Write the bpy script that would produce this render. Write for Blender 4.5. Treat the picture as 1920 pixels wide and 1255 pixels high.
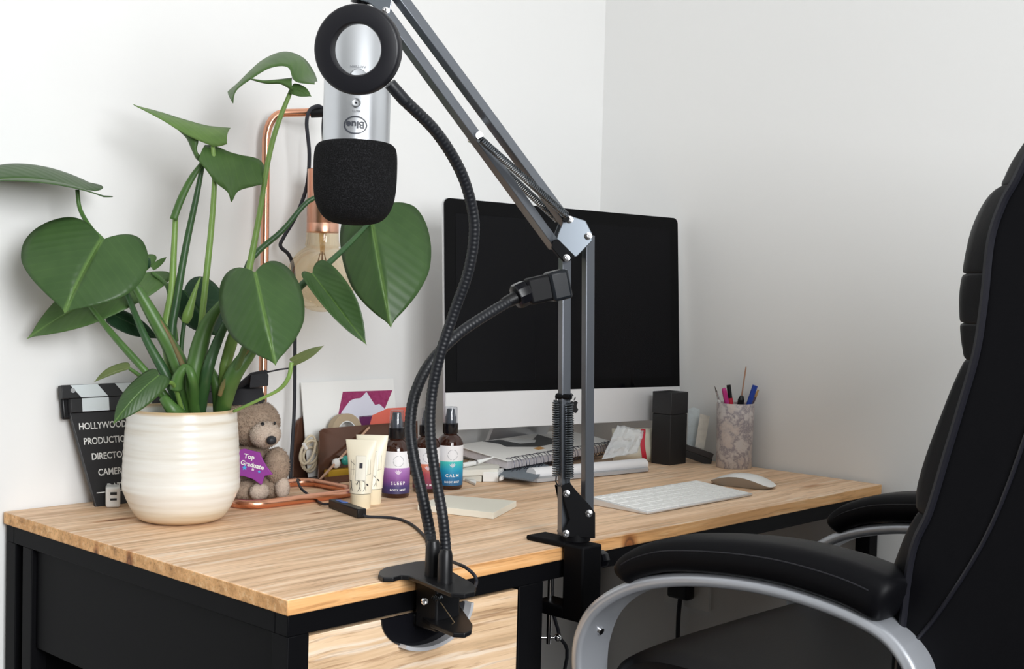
import bpy, math, random
from mathutils import Vector, Matrix, noise
random.seed(7)
S = bpy.context.scene
for o in list(bpy.data.objects): bpy.data.objects.remove(o)
COL = S.collection
W, H = 1920, 1255
V = Vector

# ---------------------------------------------------------------- camera
FPX = 2434.89
CAM = V((-0.81649, -1.10143, 0.34008))
YAW, PITCH, ROLL = 0.80537, -0.040435, 0.024703
_f = V((math.sin(YAW)*math.cos(PITCH), math.cos(YAW)*math.cos(PITCH), math.sin(PITCH)))
_r = V((math.cos(YAW), -math.sin(YAW), 0)); _u = _r.cross(_f)
CR = _r*math.cos(ROLL) + _u*math.sin(ROLL)
CU = -_r*math.sin(ROLL) + _u*math.cos(ROLL)
CF = _f
cd = bpy.data.cameras.new('camera'); cd.sensor_fit = 'HORIZONTAL'; cd.sensor_width = 36
cd.lens = 36*FPX/W; cd.clip_start = .02; cd.clip_end = 50
cam = bpy.data.objects.new('camera', cd); COL.objects.link(cam)
cam.matrix_world = Matrix(((CR.x, CU.x, -CF.x, CAM.x), (CR.y, CU.y, -CF.y, CAM.y), (CR.z, CU.z, -CF.z, CAM.z), (0, 0, 0, 1)))
S.camera = cam
# ---------------------------------------------------------------- world, window light, exposure
w = bpy.data.worlds.new('world'); S.world = w; w.use_nodes = True
w.node_tree.nodes['Background'].inputs[0].default_value = (.85, .92, 1, 1)
w.node_tree.nodes['Background'].inputs[1].default_value = 1.0
ld = bpy.data.lights.new('window_daylight', 'AREA'); ld.shape = 'RECTANGLE'; ld.size = 1.25; ld.size_y = 1.26
ld.energy = 75; ld.color = (.97, .985, 1.0)
lo = bpy.data.objects.new('window_daylight', ld); COL.objects.link(lo)
lo.location = (-.72, -2.47, .90); lo.rotation_euler = (math.radians(90), 0, 0)
S.view_settings.view_transform = 'Standard'; S.view_settings.look = 'None'
S.view_settings.gamma = 1; S.view_settings.use_curve_mapping = False
S.view_settings.exposure = 0.33

# ---------------------------------------------------------------- pixel helpers (pixel + what it touches -> point)
def ray(x, y): return CF + CR*((x-W/2)/FPX) - CU*((y-H/2)/FPX)
def at(x, y, t): return CAM + ray(x, y)*t
def onz(x, y, z=0.):
    d = ray(x, y); return CAM + d*((z-CAM.z)/d.z)
def ony(x, y, Y):
    d = ray(x, y); return CAM + d*((Y-CAM.y)/d.y)
def onx(x, y, X):
    d = ray(x, y); return CAM + d*((X-CAM.x)/d.x)

# ---------------------------------------------------------------- materials
MATS = {}
def mat(name, col=(.8, .8, .8), rough=.5, metal=0., bump=None, spec=None, vary=None, coat=0, emit=None):
    if name in MATS: return MATS[name]
    m = bpy.data.materials.new(name); m.use_nodes = True; nt = m.node_tree; b = nt.nodes['Principled BSDF']
    b.inputs['Base Color'].default_value = (*col, 1); b.inputs['Roughness'].default_value = rough; b.inputs['Metallic'].default_value = metal
    if spec is not None: b.inputs['Specular IOR Level'].default_value = spec
    if coat: b.inputs['Coat Weight'].default_value = coat; b.inputs['Coat Roughness'].default_value = .1
    tc = None
    if vary or bump:
        tc = nt.nodes.new('ShaderNodeTexCoord')
    if vary:   # (scale, colour2, amount)
        n = nt.nodes.new('ShaderNodeTexNoise'); n.inputs['Scale'].default_value = vary[0]; n.inputs['Detail'].default_value = 5
        nt.links.new(tc.outputs['Object'], n.inputs['Vector'])
        mx = nt.nodes.new('ShaderNodeMix'); mx.data_type = 'RGBA'
        mx.inputs[6].default_value = (*col, 1); mx.inputs[7].default_value = (*vary[1], 1)
        mr = nt.nodes.new('ShaderNodeMapRange'); mr.inputs[1].default_value = .35; mr.inputs[2].default_value = .7; mr.inputs[4].default_value = vary[2]
        nt.links.new(n.outputs[0], mr.inputs[0]); nt.links.new(mr.outputs[0], mx.inputs[0]); nt.links.new(mx.outputs[2], b.inputs['Base Color'])
    if bump:   # (scale, strength, distance)
        n = nt.nodes.new('ShaderNodeTexNoise'); n.inputs['Scale'].default_value = bump[0]; n.inputs['Detail'].default_value = 3
        nt.links.new(tc.outputs['Object'], n.inputs['Vector'])
        bp = nt.nodes.new('ShaderNodeBump'); bp.inputs['Strength'].default_value = bump[1]; bp.inputs['Distance'].default_value = bump[2]
        nt.links.new(n.outputs[0], bp.inputs['Height']); nt.links.new(bp.outputs[0], b.inputs['Normal'])
    MATS[name] = m
    return m
def ramp(nt, stops, interp='LINEAR'):
    r = nt.nodes.new('ShaderNodeValToRGB'); cr = r.color_ramp; cr.interpolation = interp
    while len(cr.elements) < len(stops): cr.elements.new(.5)
    for e, (p, c) in zip(cr.elements, stops): e.position = p; e.color = (*c, 1)
    return r
def wood(name, tint, knots, along='x', contrast=1.0, white=.45, edge=None):
    m = bpy.data.materials.new(name); m.use_nodes = True; nt = m.node_tree; N = nt.nodes.new; L = nt.links.new
    b = nt.nodes['Principled BSDF']; b.inputs['Roughness'].default_value = .55; b.inputs['Specular IOR Level'].default_value = .3
    tc = N('ShaderNodeTexCoord')
    # slight warp so the grain lines wander
    wn = N('ShaderNodeTexNoise'); wn.inputs['Scale'].default_value = 3.5; L(tc.outputs['Object'], wn.inputs['Vector'])
    ws = N('ShaderNodeVectorMath'); ws.operation = 'MULTIPLY_ADD'; ws.inputs[1].default_value = (0, .03, .03)
    L(wn.outputs['Color'], ws.inputs[0]); L(tc.outputs['Object'], ws.inputs[2])
    def tex(sc, detail=6, rough=.6):
        mp = N('ShaderNodeMapping'); mp.inputs['Scale'].default_value = sc; L(ws.outputs[0], mp.inputs['Vector'])
        n = N('ShaderNodeTexNoise'); n.inputs['Scale'].default_value = 1; n.inputs['Detail'].default_value = detail; n.inputs['Roughness'].default_value = rough
        L(mp.outputs[0], n.inputs['Vector']); return n
    g1 = tex((2.2, 60, 60)); g2 = tex((5, 260, 260), 3); g3 = tex((1.2, 9, 9), 2)
    t = tint
    dark = tuple(c*(.58) for c in t); mid = t; lite = (min(1, t[0]*1.22), min(1, t[1]*1.30), min(1, t[2]*1.42))
    r1 = ramp(nt, [(.28, dark), (.45, mid), (.62, lite), (.78, mid)]); L(g1.outputs[0], r1.inputs[0])
    r2 = ramp(nt, [(.34, (.52, .44, .38)), (.47, (1, 1, 1)), (1, (1, 1, 1))]); L(g2.outputs[0], r2.inputs[0])
    r3 = ramp(nt, [(.3, (.80, .72, .64)), (.6, (1.0, 1.0, 1.0))]); L(g3.outputs[0], r3.inputs[0])
    def mul(a, bb, f):
        x = N('ShaderNodeMix'); x.data_type = 'RGBA'; x.blend_type = 'MULTIPLY'; x.inputs[0].default_value = f
        L(a, x.inputs[6]); L(bb, x.inputs[7]); return x.outputs[2]
    c = mul(r1.outputs[0], r2.outputs[0], .55*contrast); c = mul(c, r3.outputs[0], .8)
    # pale brushed streaks
    g4 = tex((3.2, 120, 120), 4); r4 = ramp(nt, [(.54, (0, 0, 0)), (.66, (1, 1, 1))]); L(g4.outputs[0], r4.inputs[0])
    sc = N('ShaderNodeMath'); sc.operation = 'MULTIPLY'; sc.inputs[1].default_value = white; L(r4.outputs[0], sc.inputs[0])
    xm = N('ShaderNodeMix'); xm.data_type = 'RGBA'; L(sc.outputs[0], xm.inputs[0]); L(c, xm.inputs[6]); xm.inputs[7].default_value = (.90, .81, .70, 1); c = xm.outputs[2]
    if edge:   # raw, unbleached wood on the sawn edges
        ge = N('ShaderNodeNewGeometry'); sx = N('ShaderNodeSeparateXYZ'); L(ge.outputs['Normal'], sx.inputs[0]); rg = ramp(nt, [(.4, edge), (.7, (1, 1, 1))]); L(sx.outputs['Z'], rg.inputs[0]); c = mul(c, rg.outputs[0], 1.0)
    # knots: (x, y, z, length, width)
    for (kx, ky, kz, kl, kw) in knots:
        mp = N('ShaderNodeVectorMath'); mp.operation = 'SUBTRACT'; mp.inputs[1].default_value = (kx, ky, kz); L(ws.outputs[0], mp.inputs[0])
        dv = N('ShaderNodeVectorMath'); dv.operation = 'DIVIDE'; dv.inputs[1].default_value = (kl, kw, kw*3 if along == 'x' else kw); L(mp.outputs[0], dv.inputs[0])
        ln = N('ShaderNodeVectorMath'); ln.operation = 'LENGTH'; L(dv.outputs[0], ln.inputs[0])
        rk = ramp(nt, [(.0, (.22, .12, .07)), (.28, (.38, .2, .1)), (.42, (.16, .08, .05)), (.62, (.62, .46, .34)), (1, (1, 1, 1))]); L(ln.outputs['Value'], rk.inputs[0])
        c = mul(c, rk.outputs[0], .9)
    L(c, b.inputs['Base Color'])
    bp = N('ShaderNodeBump'); bp.inputs['Strength'].default_value = .35; bp.inputs['Distance'].default_value = .001; L(g2.outputs[0], bp.inputs['Height']); L(bp.outputs[0], b.inputs['Normal'])
    MATS[name] = m
    return m
def zramp(name, stops, rough=.4, interp='LINEAR'):
    m = bpy.data.materials.new(name); m.use_nodes = True; nt = m.node_tree; b = nt.nodes['Principled BSDF']; b.inputs['Roughness'].default_value = rough
    tc = nt.nodes.new('ShaderNodeTexCoord'); sp = nt.nodes.new('ShaderNodeSeparateXYZ'); nt.links.new(tc.outputs['Generated'], sp.inputs[0])
    r = ramp(nt, stops, interp); nt.links.new(sp.outputs['Z'], r.inputs[0]); nt.links.new(r.outputs[0], b.inputs['Base Color'])
    return m
def clear(name, col, gloss=.15, rough=.03, alpha_mix=None):
    """thin clear sheet / glass: tinted transparency plus a glossy skin"""
    m = bpy.data.materials.new(name); m.use_nodes = True; nt = m.node_tree; nt.nodes.remove(nt.nodes['Principled BSDF'])
    out = nt.nodes['Material Output']; tr = nt.nodes.new('ShaderNodeBsdfTransparent'); tr.inputs[0].default_value = (*col, 1)
    gl = nt.nodes.new('ShaderNodeBsdfGlossy'); gl.inputs['Roughness'].default_value = rough
    fr = nt.nodes.new('ShaderNodeLayerWeight'); fr.inputs[0].default_value = .22
    ad = nt.nodes.new('ShaderNodeMath'); ad.operation = 'MULTIPLY_ADD'; ad.inputs[1].default_value = .45; ad.inputs[2].default_value = gloss; nt.links.new(fr.outputs['Facing'], ad.inputs[0])
    mx = nt.nodes.new('ShaderNodeMixShader'); nt.links.new(ad.outputs[0], mx.inputs[0]); nt.links.new(tr.outputs[0], mx.inputs[1]); nt.links.new(gl.outputs[0], mx.inputs[2])
    nt.links.new(mx.outputs[0], out.inputs[0]); return m
def leafmat(name, top, rib, rough=.38):
    m = bpy.data.materials.new(name); m.use_nodes = True; nt = m.node_tree; N = nt.nodes.new; L = nt.links.new
    b = nt.nodes['Principled BSDF']; b.inputs['Roughness'].default_value = rough; b.inputs['Specular IOR Level'].default_value = .35
    uv = N('ShaderNodeUVMap'); uv.uv_map = 'leaf'; sp = N('ShaderNodeSeparateXYZ'); L(uv.outputs[0], sp.inputs[0])
    ab = N('ShaderNodeMath'); ab.operation = 'ABSOLUTE'; L(sp.outputs['Y'], ab.inputs[0])
    rr = ramp(nt, [(0, rib), (.018, rib), (.055, top), (1, top)]); L(ab.outputs[0], rr.inputs[0])
    # side veins: stripes in u - .35*|v|
    k = N('ShaderNodeMath'); k.operation = 'MULTIPLY_ADD'; k.inputs[1].default_value = -.45; L(ab.outputs[0], k.inputs[0]); L(sp.outputs['X'], k.inputs[2])
    s = N('ShaderNodeMath'); s.operation = 'MULTIPLY'; s.inputs[1].default_value = 58; L(k.outputs[0], s.inputs[0])
    sn = N('ShaderNodeMath'); sn.operation = 'SINE'; L(s.outputs[0], sn.inputs[0])
    rv = ramp(nt, [(.0, (1, 1, 1)), (.8, (1, 1, 1)), (1, (1.12, 1.12, 1.06))]); L(sn.outputs[0], rv.inputs[0])
    mx = N('ShaderNodeMix'); mx.data_type = 'RGBA'; mx.blend_type = 'MULTIPLY'; mx.inputs[0].default_value = .7; L(rr.outputs[0], mx.inputs[6]); L(rv.outputs[0], mx.inputs[7])
    tc = N('ShaderNodeTexCoord'); n = N('ShaderNodeTexNoise'); n.inputs['Scale'].default_value = 30; L(tc.outputs['Object'], n.inputs[0])
    rn = ramp(nt, [(.3, (.82, .86, .8)), (.7, (1.08, 1.06, 1.0))]); L(n.outputs[0], rn.inputs[0])
    m2 = N('ShaderNodeMix'); m2.data_type = 'RGBA'; m2.blend_type = 'MULTIPLY'; m2.inputs[0].default_value = 1; L(mx.outputs[2], m2.inputs[6]); L(rn.outputs[0], m2.inputs[7])
    L(m2.outputs[2], b.inputs['Base Color'])
    bp = N('ShaderNodeBump'); bp.inputs['Strength'].default_value = .12; bp.inputs['Distance'].default_value = .001; L(sn.outputs[0], bp.inputs['Height']); L(bp.outputs[0], b.inputs['Normal'])
    tl = N('ShaderNodeBsdfTranslucent'); L(m2.outputs[2], tl.inputs[0]); ms = N('ShaderNodeMixShader'); ms.inputs[0].default_value = .22
    L(b.outputs[0], ms.inputs[1]); L(tl.outputs[0], ms.inputs[2]); L(ms.outputs[0], nt.nodes['Material Output'].inputs[0])
    return m

WALL = mat('white_wall_paint', (.80, .80, .79), .85, bump=(120, .05, .002))
WALLD = mat('taupe_wall_paint', (.26, .245, .225), .85)
CEIL = mat('ceiling_paint', (.82, .82, .80), .9)
FLOOR = mat('dark_carpet', (.055, .05, .046), .9, vary=(60, (.04, .036, .034), .6))
BLACKM = mat('black_powder_coat', (.0030, .0030, .0038), .55, spec=.09)
BLACKP = mat('black_plastic', (.006, .006, .007), .38, spec=.35)
BLACKG = mat('black_gloss_plastic', (.006, .006, .008), .18, spec=.4)
RUBBER = mat('black_rubber', (.009, .010, .013), .42, spec=.4)
CORD = mat('black_cord', (.012, .013, .02), .6)
STEEL = mat('bright_steel', (.75, .75, .77), .18, 1)
ARMM = mat('dark_metal_arm', (.19, .205, .23), .30, .8)
COPPER = mat('copper', (.80, .40, .26), .26, 1)
COPPERB = mat('brushed_copper', (.82, .46, .33), .32, 1, bump=(300, .05, .0005))
WHITEP = mat('white_plastic', (.82, .82, .80), .35)
ALU = mat('silver_aluminium', (.72, .73, .75), .36, .75)
LEATHER = mat('black_leather', (.0032, .0032, .0042), .46, spec=.10, bump=(420, .12, .0006))
LEATHERT = mat('leather_seam', (.009, .009, .013), .36, spec=.4)
SILVER = mat('silver_painted_plastic', (.46, .48, .52), .30, .55)
PAPER = mat('white_paper', (.83, .83, .81), .8)
INKW = mat('white_ink', (.85, .85, .83), .6)
INKB = mat('dark_ink', (.02, .02, .03), .6)
INKG = mat('grey_ink', (.30, .31, .34), .6)

# ---------------------------------------------------------------- mesh builder
ORG = {}
def frame(o, x, y, z): return Matrix(((x.x, y.x, z.x, o.x), (x.y, y.y, z.y, o.y), (x.z, y.z, z.z, o.z), (0, 0, 0, 1)))
def basis(o, axis, hint=V((0, 0, 1))):
    a = axis.normalized()
    if abs(a.dot(hint)) > .97: hint = V((1, 0, 0))
    x = hint.cross(a).normalized(); y = a.cross(x); return frame(o, x, y, a)
def spl(P, n=8, closed=False):
    P = [V(p) for p in P]; out = []; m = len(P); rng = m if closed else m-1
    for i in range(rng):
        if closed: p0, p1, p2, p3 = P[(i-1) % m], P[i], P[(i+1) % m], P[(i+2) % m]
        else: p0, p1, p2, p3 = P[max(i-1, 0)], P[i], P[i+1], P[min(i+2, m-1)]
        for k in range(n):
            t = k/n
            out.append(.5*((2*p1)+(p2-p0)*t+(2*p0-5*p1+4*p2-p3)*t*t+(3*p1-p0-3*p2+p3)*t**3))
    if not closed: out.append(P[-1].copy())
    return out
class MB:
    def __init__(s): s.v = []; s.f = []; s.uv = None
    def add(s, vs, fs):
        b = len(s.v); s.v += [V(p) for p in vs]; s.f += [tuple(i+b for i in f) for f in fs]; return s
    def box(s, lo, hi, M=None):
        x0, y0, z0 = lo; x1, y1, z1 = hi
        p = [V(q) for q in ((x0, y0, z0), (x1, y0, z0), (x1, y1, z0), (x0, y1, z0), (x0, y0, z1), (x1, y0, z1), (x1, y1, z1), (x0, y1, z1))]
        if M: p = [M @ q for q in p]
        return s.add(p, [(3, 2, 1, 0), (4, 5, 6, 7), (0, 1, 5, 4), (1, 2, 6, 5), (2, 3, 7, 6), (3, 0, 4, 7)])
    def cyl(s, p0, p1, r0, r1=None, n=16):
        r1 = r0 if r1 is None else r1; return s.tube([p0, p1], [r0, r1], n)
    def tube(s, P, R, n=10, closed=False, caps=True, flat=1.0, hint=None):
        P = [V(p) for p in P]; m = len(P)
        if not hasattr(R, '__len__'): R = [R]*m
        T = []
        for i in range(m):
            a = P[(i+1) % m] if (closed or i < m-1) else P[i]; b = P[i-1] if (closed or i > 0) else P[i]
            T.append((a-b).normalized())
        h = hint or V((0, 0, 1))
        if abs(T[0].dot(h)) > .95: h = V((1, 0, 0))
        x = (h - T[0]*h.dot(T[0])).normalized(); vs = []; fs = []
        for i in range(m):
            x = (x - T[i]*x.dot(T[i])).normalized(); y = T[i].cross(x)
            for k in range(n):
                a = 2*math.pi*k/n; vs.append(P[i] + (x*math.cos(a) + y*math.sin(a)*flat)*R[i])
        for i in range(m if closed else m-1):
            j = (i+1) % m
            for k in range(n):
                k2 = (k+1) % n; fs.append((i*n+k, i*n+k2, j*n+k2, j*n+k))
        if caps and not closed:
            fs.append(tuple(range(n-1, -1, -1))); fs.append(tuple((m-1)*n+k for k in range(n)))
        return s.add(vs, fs)
    def lathe(s, prof, M, n=32, closed=False):
        vs = []; fs = []; m = len(prof)
        for r, z in prof:
            for k in range(n):
                a = 2*math.pi*k/n; vs.append(M @ V((r*math.cos(a), r*math.sin(a), z)))
        for i in range(m if closed else m-1):
            j = (i+1) % m
            for k in range(n):
                k2 = (k+1) % n; fs.append((i*n+k, i*n+k2, j*n+k2, j*n+k))
        if not closed:
            if prof[0][0] > 1e-6: fs.append(tuple(range(n-1, -1, -1)))
            if prof[-1][0] > 1e-6: fs.append(tuple((m-1)*n+k for k in range(n)))
        return s.add(vs, fs)
    def prism(s, pts, off):
        """pts: 3D polygon; off: extrusion vector"""
        pts = [V(p) for p in pts]; off = V(off); n = len(pts)
        nrm = V((0, 0, 0))
        for i in range(n): nrm += (pts[i]-pts[0]).cross(pts[(i+1) % n]-pts[0])
        if nrm.dot(off) < 0: pts = pts[::-1]
        vs = pts + [p+off for p in pts]
        fs = [tuple(range(n-1, -1, -1)), tuple(range(n, 2*n))] + [(i, (i+1) % n, (i+1) % n+n, i+n) for i in range(n)]
        return s.add(vs, fs)
    def sweep(s, P, sec, wide):
        """section [(w,h)] swept along P; w along fixed axis 'wide', h along normal"""
        P = [V(p) for p in P]; m = len(P); n = len(sec); vs = []; fs = []
        for i in range(m):
            t = (P[min(i+1, m-1)] - P[max(i-1, 0)]).normalized(); nr = wide.cross(t).normalized()
            sc = sec[i] if isinstance(sec[0], list) else sec
            for a, b in sc: vs.append(P[i] + wide*a + nr*b)
        n = len(sec[0]) if isinstance(sec[0], list) else len(sec)
        for i in range(m-1):
            for k in range(n):
                k2 = (k+1) % n; fs.append((i*n+k, i*n+k2, (i+1)*n+k2, (i+1)*n+k))
        fs.append(tuple(range(n-1, -1, -1))); fs.append(tuple((m-1)*n+k for k in range(n)))
        return s.add(vs, fs)
    def ell(s, c, rx, ry=None, rz=None, M=None, nu=20, nv=12, p=1.0):
        ry = ry or rx; rz = rz or rx; c = V(c); vs = []; fs = []
        def sg(x): return math.copysign(abs(x)**p, x)
        for i in range(nv+1):
            th = math.pi*i/nv
            for k in range(nu):
                a = 2*math.pi*k/nu
                q = V((rx*sg(math.sin(th))*sg(math.cos(a)), ry*sg(math.sin(th))*sg(math.sin(a)), -rz*sg(math.cos(th))))
                vs.append((M @ q if M else q) + c)
        for i in range(nv):
            for k in range(nu):
                k2 = (k+1) % nu; fs.append((i*nu+k, i*nu+k2, (i+1)*nu+k2, (i+1)*nu+k))
        return s.add(vs, fs)
    def grid(s, fn, nu, nv, keep=None):
        vs = [fn(i/nu, j/nv) for i in range(nu+1) for j in range(nv+1)]; fs = []
        for i in range(nu):
            for j in range(nv):
                if keep and not keep((i+.5)/nu, (j+.5)/nv): continue
                fs.append((i*(nv+1)+j, (i+1)*(nv+1)+j, (i+1)*(nv+1)+j+1, i*(nv+1)+j+1))
        return s.add(vs, fs)
    def spikes(s, c, rx, ry, rz, n, ln, M=None):
        c = V(c)
        for _ in range(n):
            q = V((random.gauss(0, 1), random.gauss(0, 1), random.gauss(0, 1))).normalized()
            p = V((q.x*rx, q.y*ry, q.z*rz)); nn = V((q.x/rx, q.y/ry, q.z/rz)).normalized()
            if M: p = M @ p; nn = M @ nn
            nn = (nn + V((random.uniform(-.5, .5), random.uniform(-.5, .5), random.uniform(-.7, .3)))).normalized()
            t = nn.orthogonal().normalized(); t = Matrix.Rotation(random.uniform(0, 6.28), 3, nn) @ t; b = nn.cross(t)
            wd = ln*.22; o = c+p-nn*ln*.15
            s.add([o+t*wd, o-t*wd*.5+b*wd*.8, o-t*wd*.5-b*wd*.8, o+nn*ln*random.uniform(.6, 1)], [(0, 1, 3), (1, 2, 3), (2, 0, 3)])
        return s
    def build(s, name, m, parent=None, smooth=True, bevel=0, ang=40, solid=0, label=None, sub=0, kind=None, seg=2):
        me = bpy.data.meshes.new(name)
        if parent is not None: org = ORG[parent]
        else:
            xs = [p.x for p in s.v]; ys = [p.y for p in s.v]; zs = [p.z for p in s.v]
            org = V(((min(xs)+max(xs))/2, (min(ys)+max(ys))/2, min(zs)))
        me.from_pydata([p-org for p in s.v], [], s.f)
        if s.uv:
            ul = me.uv_layers.new(name='leaf')
            for lp in me.loops: ul.data[lp.index].uv = s.uv[lp.vertex_index]
        me.materials.append(m)
        if smooth: me.shade_smooth(); me.set_sharp_from_angle(angle=math.radians(ang))
        o = bpy.data.objects.new(name, me); COL.objects.link(o)
        if parent is not None: o.parent = parent
        else: o.location = org
        ORG[o] = org
        if solid: md = o.modifiers.new('thickness', 'SOLIDIFY'); md.thickness = solid; md.offset = 0
        if bevel: md = o.modifiers.new('bevel', 'BEVEL'); md.width = bevel; md.segments = seg; md.limit_method = 'ANGLE'; md.angle_limit = math.radians(35)
        if sub: md = o.modifiers.new('smooth', 'SUBSURF'); md.levels = sub; md.render_levels = sub
        if label: o['label'] = label
        if kind: o['kind'] = kind
        return o
def thing(name, label, cat, loc, group=None):
    o = bpy.data.objects.new(name, None); COL.objects.link(o); o.location = loc; o.empty_display_size = .05
    ORG[o] = V(loc); o['label'] = label; o['category'] = cat
    if group: o['group'] = group
    return o
def tag(o, label, cat, group=None):
    o['label'] = label; o['category'] = cat
    if group: o['group'] = group
    return o
def struct(mb, name, m, **k):
    o = mb.build(name, m, **k); o['kind'] = 'structure'; return o
def text(body, size, bold=0., xs=1.0, gap=1.0):
    cu = bpy.data.curves.new('lettering', 'FONT'); cu.body = body; cu.size = size; cu.align_x = 'CENTER'; cu.align_y = 'CENTER'; cu.offset = bold*size; cu.resolution_u = 3; cu.space_character = gap
    ob = bpy.data.objects.new('lettering', cu); COL.objects.link(ob)
    dg = bpy.context.evaluated_depsgraph_get(); me = bpy.data.meshes.new_from_object(ob.evaluated_get(dg))
    vs = [(v.co.x*xs, v.co.y) for v in me.vertices]; fs = [tuple(p.vertices) for p in me.polygons]
    bpy.data.objects.remove(ob); bpy.data.meshes.remove(me); bpy.data.curves.remove(cu)
    return vs, fs
def put_text(parent, body, size, fn, m, bold=0., xs=1.0, name='lettering', align='c', gap=1.0):
    vs, fs = text(body, size, bold, xs, gap)
    if align == 'l':
        x0 = min(p[0] for p in vs); vs = [(x-x0, y) for x, y in vs]
    mb = MB(); mb.add([fn(x, y) for x, y in vs], fs); return mb.build(name, m, parent, smooth=False)

DL, DD = 1.279, .665        # desk length and depth
FZ = -.75                   # floor level
WX, WY = 1.288, .672        # wall faces

# ================================================================ the room
struct(MB().box((-4.5, WY, FZ), (WX+.1, WY+.1, 1.75)), 'wall_back', WALL, smooth=False)
struct(MB().box((WX, -2.5, FZ), (WX+.1, WY, 1.75)), 'wall_right', WALL, smooth=False)
struct(MB().box((-4.6, -2.5, FZ), (-4.5, WY+.1, 1.75)), 'wall_left', WALLD, smooth=False)
wx0, wx1, wz0, wz1 = -1.36, -.08, .26, 1.54
mb = MB(); mb.box((-4.6, -2.6, FZ), (wx0, -2.5, 1.75)); mb.box((wx1, -2.6, FZ), (WX+.1, -2.5, 1.75)); mb.box((wx0, -2.6, FZ), (wx1, -2.5, wz0)); mb.box((wx0, -2.6, wz1), (wx1, -2.5, 1.75))
struct(mb, 'wall_rear', WALLD, smooth=False)
struct(MB().box((-4.6, -2.6, FZ-.1), (WX+.1, WY+.1, FZ)), 'floor', FLOOR, smooth=False)
struct(MB().box((-4.6, -2.6, 1.75), (WX+.1, WY+.1, 1.85)), 'ceiling', CEIL, smooth=False)
mb = MB()
for a, b in (((wx0, wz0), (wx0+.05, wz1)), ((wx1-.05, wz0), (wx1, wz1)), ((wx0+.05, wz0), (wx1-.05, wz0+.05)), ((wx0+.05, wz1-.05), (wx1-.05, wz1)), ((-.74, wz0+.05), (-.70, wz1-.05))):
    mb.box((a[0], -2.57, a[1]), (b[0], -2.52, b[1]))
struct(mb, 'window_1', WHITEP, smooth=False)

# ================================================================ desk
WTOP = wood('brushed_pine', (.78, .53, .335), [
    (*onz(207, 972)[:2], 0, .05, .012), (*onz(690, 1018)[:2], 0, .020, .006), (*onz(618, 1022)[:2], 0, .016, .005), (*onz(1165, 998)[:2], 0, .022, .007),
    (*onz(960, 1000)[:2], 0, .02, .004), (*onz(1268, 892)[:2], 0, .03, .006), (*onz(905, 925)[:2], 0, .03, .005), (*onz(1510, 910)[:2], 0, .05, .012),
    (*onz(585, 960)[:2], 0, .03, .008), (0, .42, -.008, .03, .010), (0, .335, -.008, .03, .012), (.535, 0, -.01, .010, .012)], edge=(1.0, .80, .52))
WDRW = wood('drawer_pine', (.70, .48, .29), [(.135, 0, -.087, .016, .008), (.05, 0, -.11, .05, .004)], along='z', contrast=1.5, white=.5)
desk = thing('desk', 'rustic pine desk with black metal frame and a drawer, set into the wall corner', 'desk', (DL/2, DD/2, FZ))
T = .0175
def origin_obj(o): return o
mb = MB().box((0, 0, -T), (DL, DD, 0)); top = mb.build('tabletop', WTOP, desk, bevel=.0015, label='pale brushed pine tabletop with knots')
# give the wood material desk coordinates: shift mesh so its own origin is the desk corner
def own_origin(o, p):
    d = V(p) - ORG[o]
    for v in o.data.vertices: v.co -= d
    o.location = V(p) - ORG[o.parent]; ORG[o] = V(p)
own_origin(top, (0, 0, 0))
rz0, rz1 = -.041, -T
MB().box((.003, .003, rz0), (DL-.003, .026, rz1)).build('rail', BLACKM, desk, bevel=.001)
MB().box((.003, DD-.026, rz0), (DL-.003, DD-.003, rz1)).build('rail', BLACKM, desk, bevel=.001)
MB().box((.003, .026, rz0), (.026, DD-.026, rz1)).build('rail', BLACKM, desk, bevel=.001)
MB().box((DL-.026, .026, rz0), (DL-.003, DD-.026, rz1)).build('rail', BLACKM, desk, bevel=.001)
for lx, ly in ((.003, .003), (DL-.031, .003), (.003, DD-.031), (DL-.031, DD-.031)):
    MB().box((lx, ly, FZ), (lx+.028, ly+.028, rz0)).build('leg', BLACKM, desk, bevel=.001)
MB().box((.358, .003, -.52), (.402, .60, rz0)).build('cabinet_side', BLACKM, desk, bevel=.001)
MB().box((.010, .031, -.178), (.022, .60, rz0)).build('side_panel', BLACKM, desk, bevel=.001)
MB().box((.003, .585, -.52), (.026, .612, rz0)).build('cabinet_post', BLACKM, desk, bevel=.001)
MB().box((.026, .605, -.52), (.358, .612, rz0)).build('cabinet_back', BLACKM, desk)
MB().box((.026, .02, -.52), (.358, .605, -.51)).build('cabinet_floor', BLACKM, desk)
MB().box((DL-.031, .031, -.62), (DL-.010, DD-.031, -.60)).build('brace', BLACKM, desk)
dr = MB().box((.0315, .004, -.205), (.3565, .022, -.0445)).build('drawer', WDRW, desk, bevel=.001, label='pine drawer front with a large knot')
own_origin(dr, (0, 0, 0))
# half-moon pull: black dished plate and silver lip
hx, hz, hw, hh = .198, -.044, .066, .042
def hm(a, k=1.0): return V((hx+hw*k*math.cos(a), 0, hz+hh*k*math.sin(a)))
pts = [hm(math.pi + math.pi*i/24) for i in range(25)]
ORG[dr] = V((0, 0, 0))
h = MB().prism([p+V((0, .002, 0)) for p in pts], (0, .003, 0)).build('pull_plate', BLACKG, dr, smooth=False)
MB().sweep([hm(math.pi*1.30 + math.pi*.70*i/24)+V((0, -.002, 0)) for i in range(25)], [(-.007, -.0022), (.007, -.0022), (.007, .0022), (-.007, .0022)], V((0, 1, 0))).build('pull_lip', mat('satin_silver', (.62, .62, .64), .35, .3), dr, ang=50, label='silver lip of the drawer pull')

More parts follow.
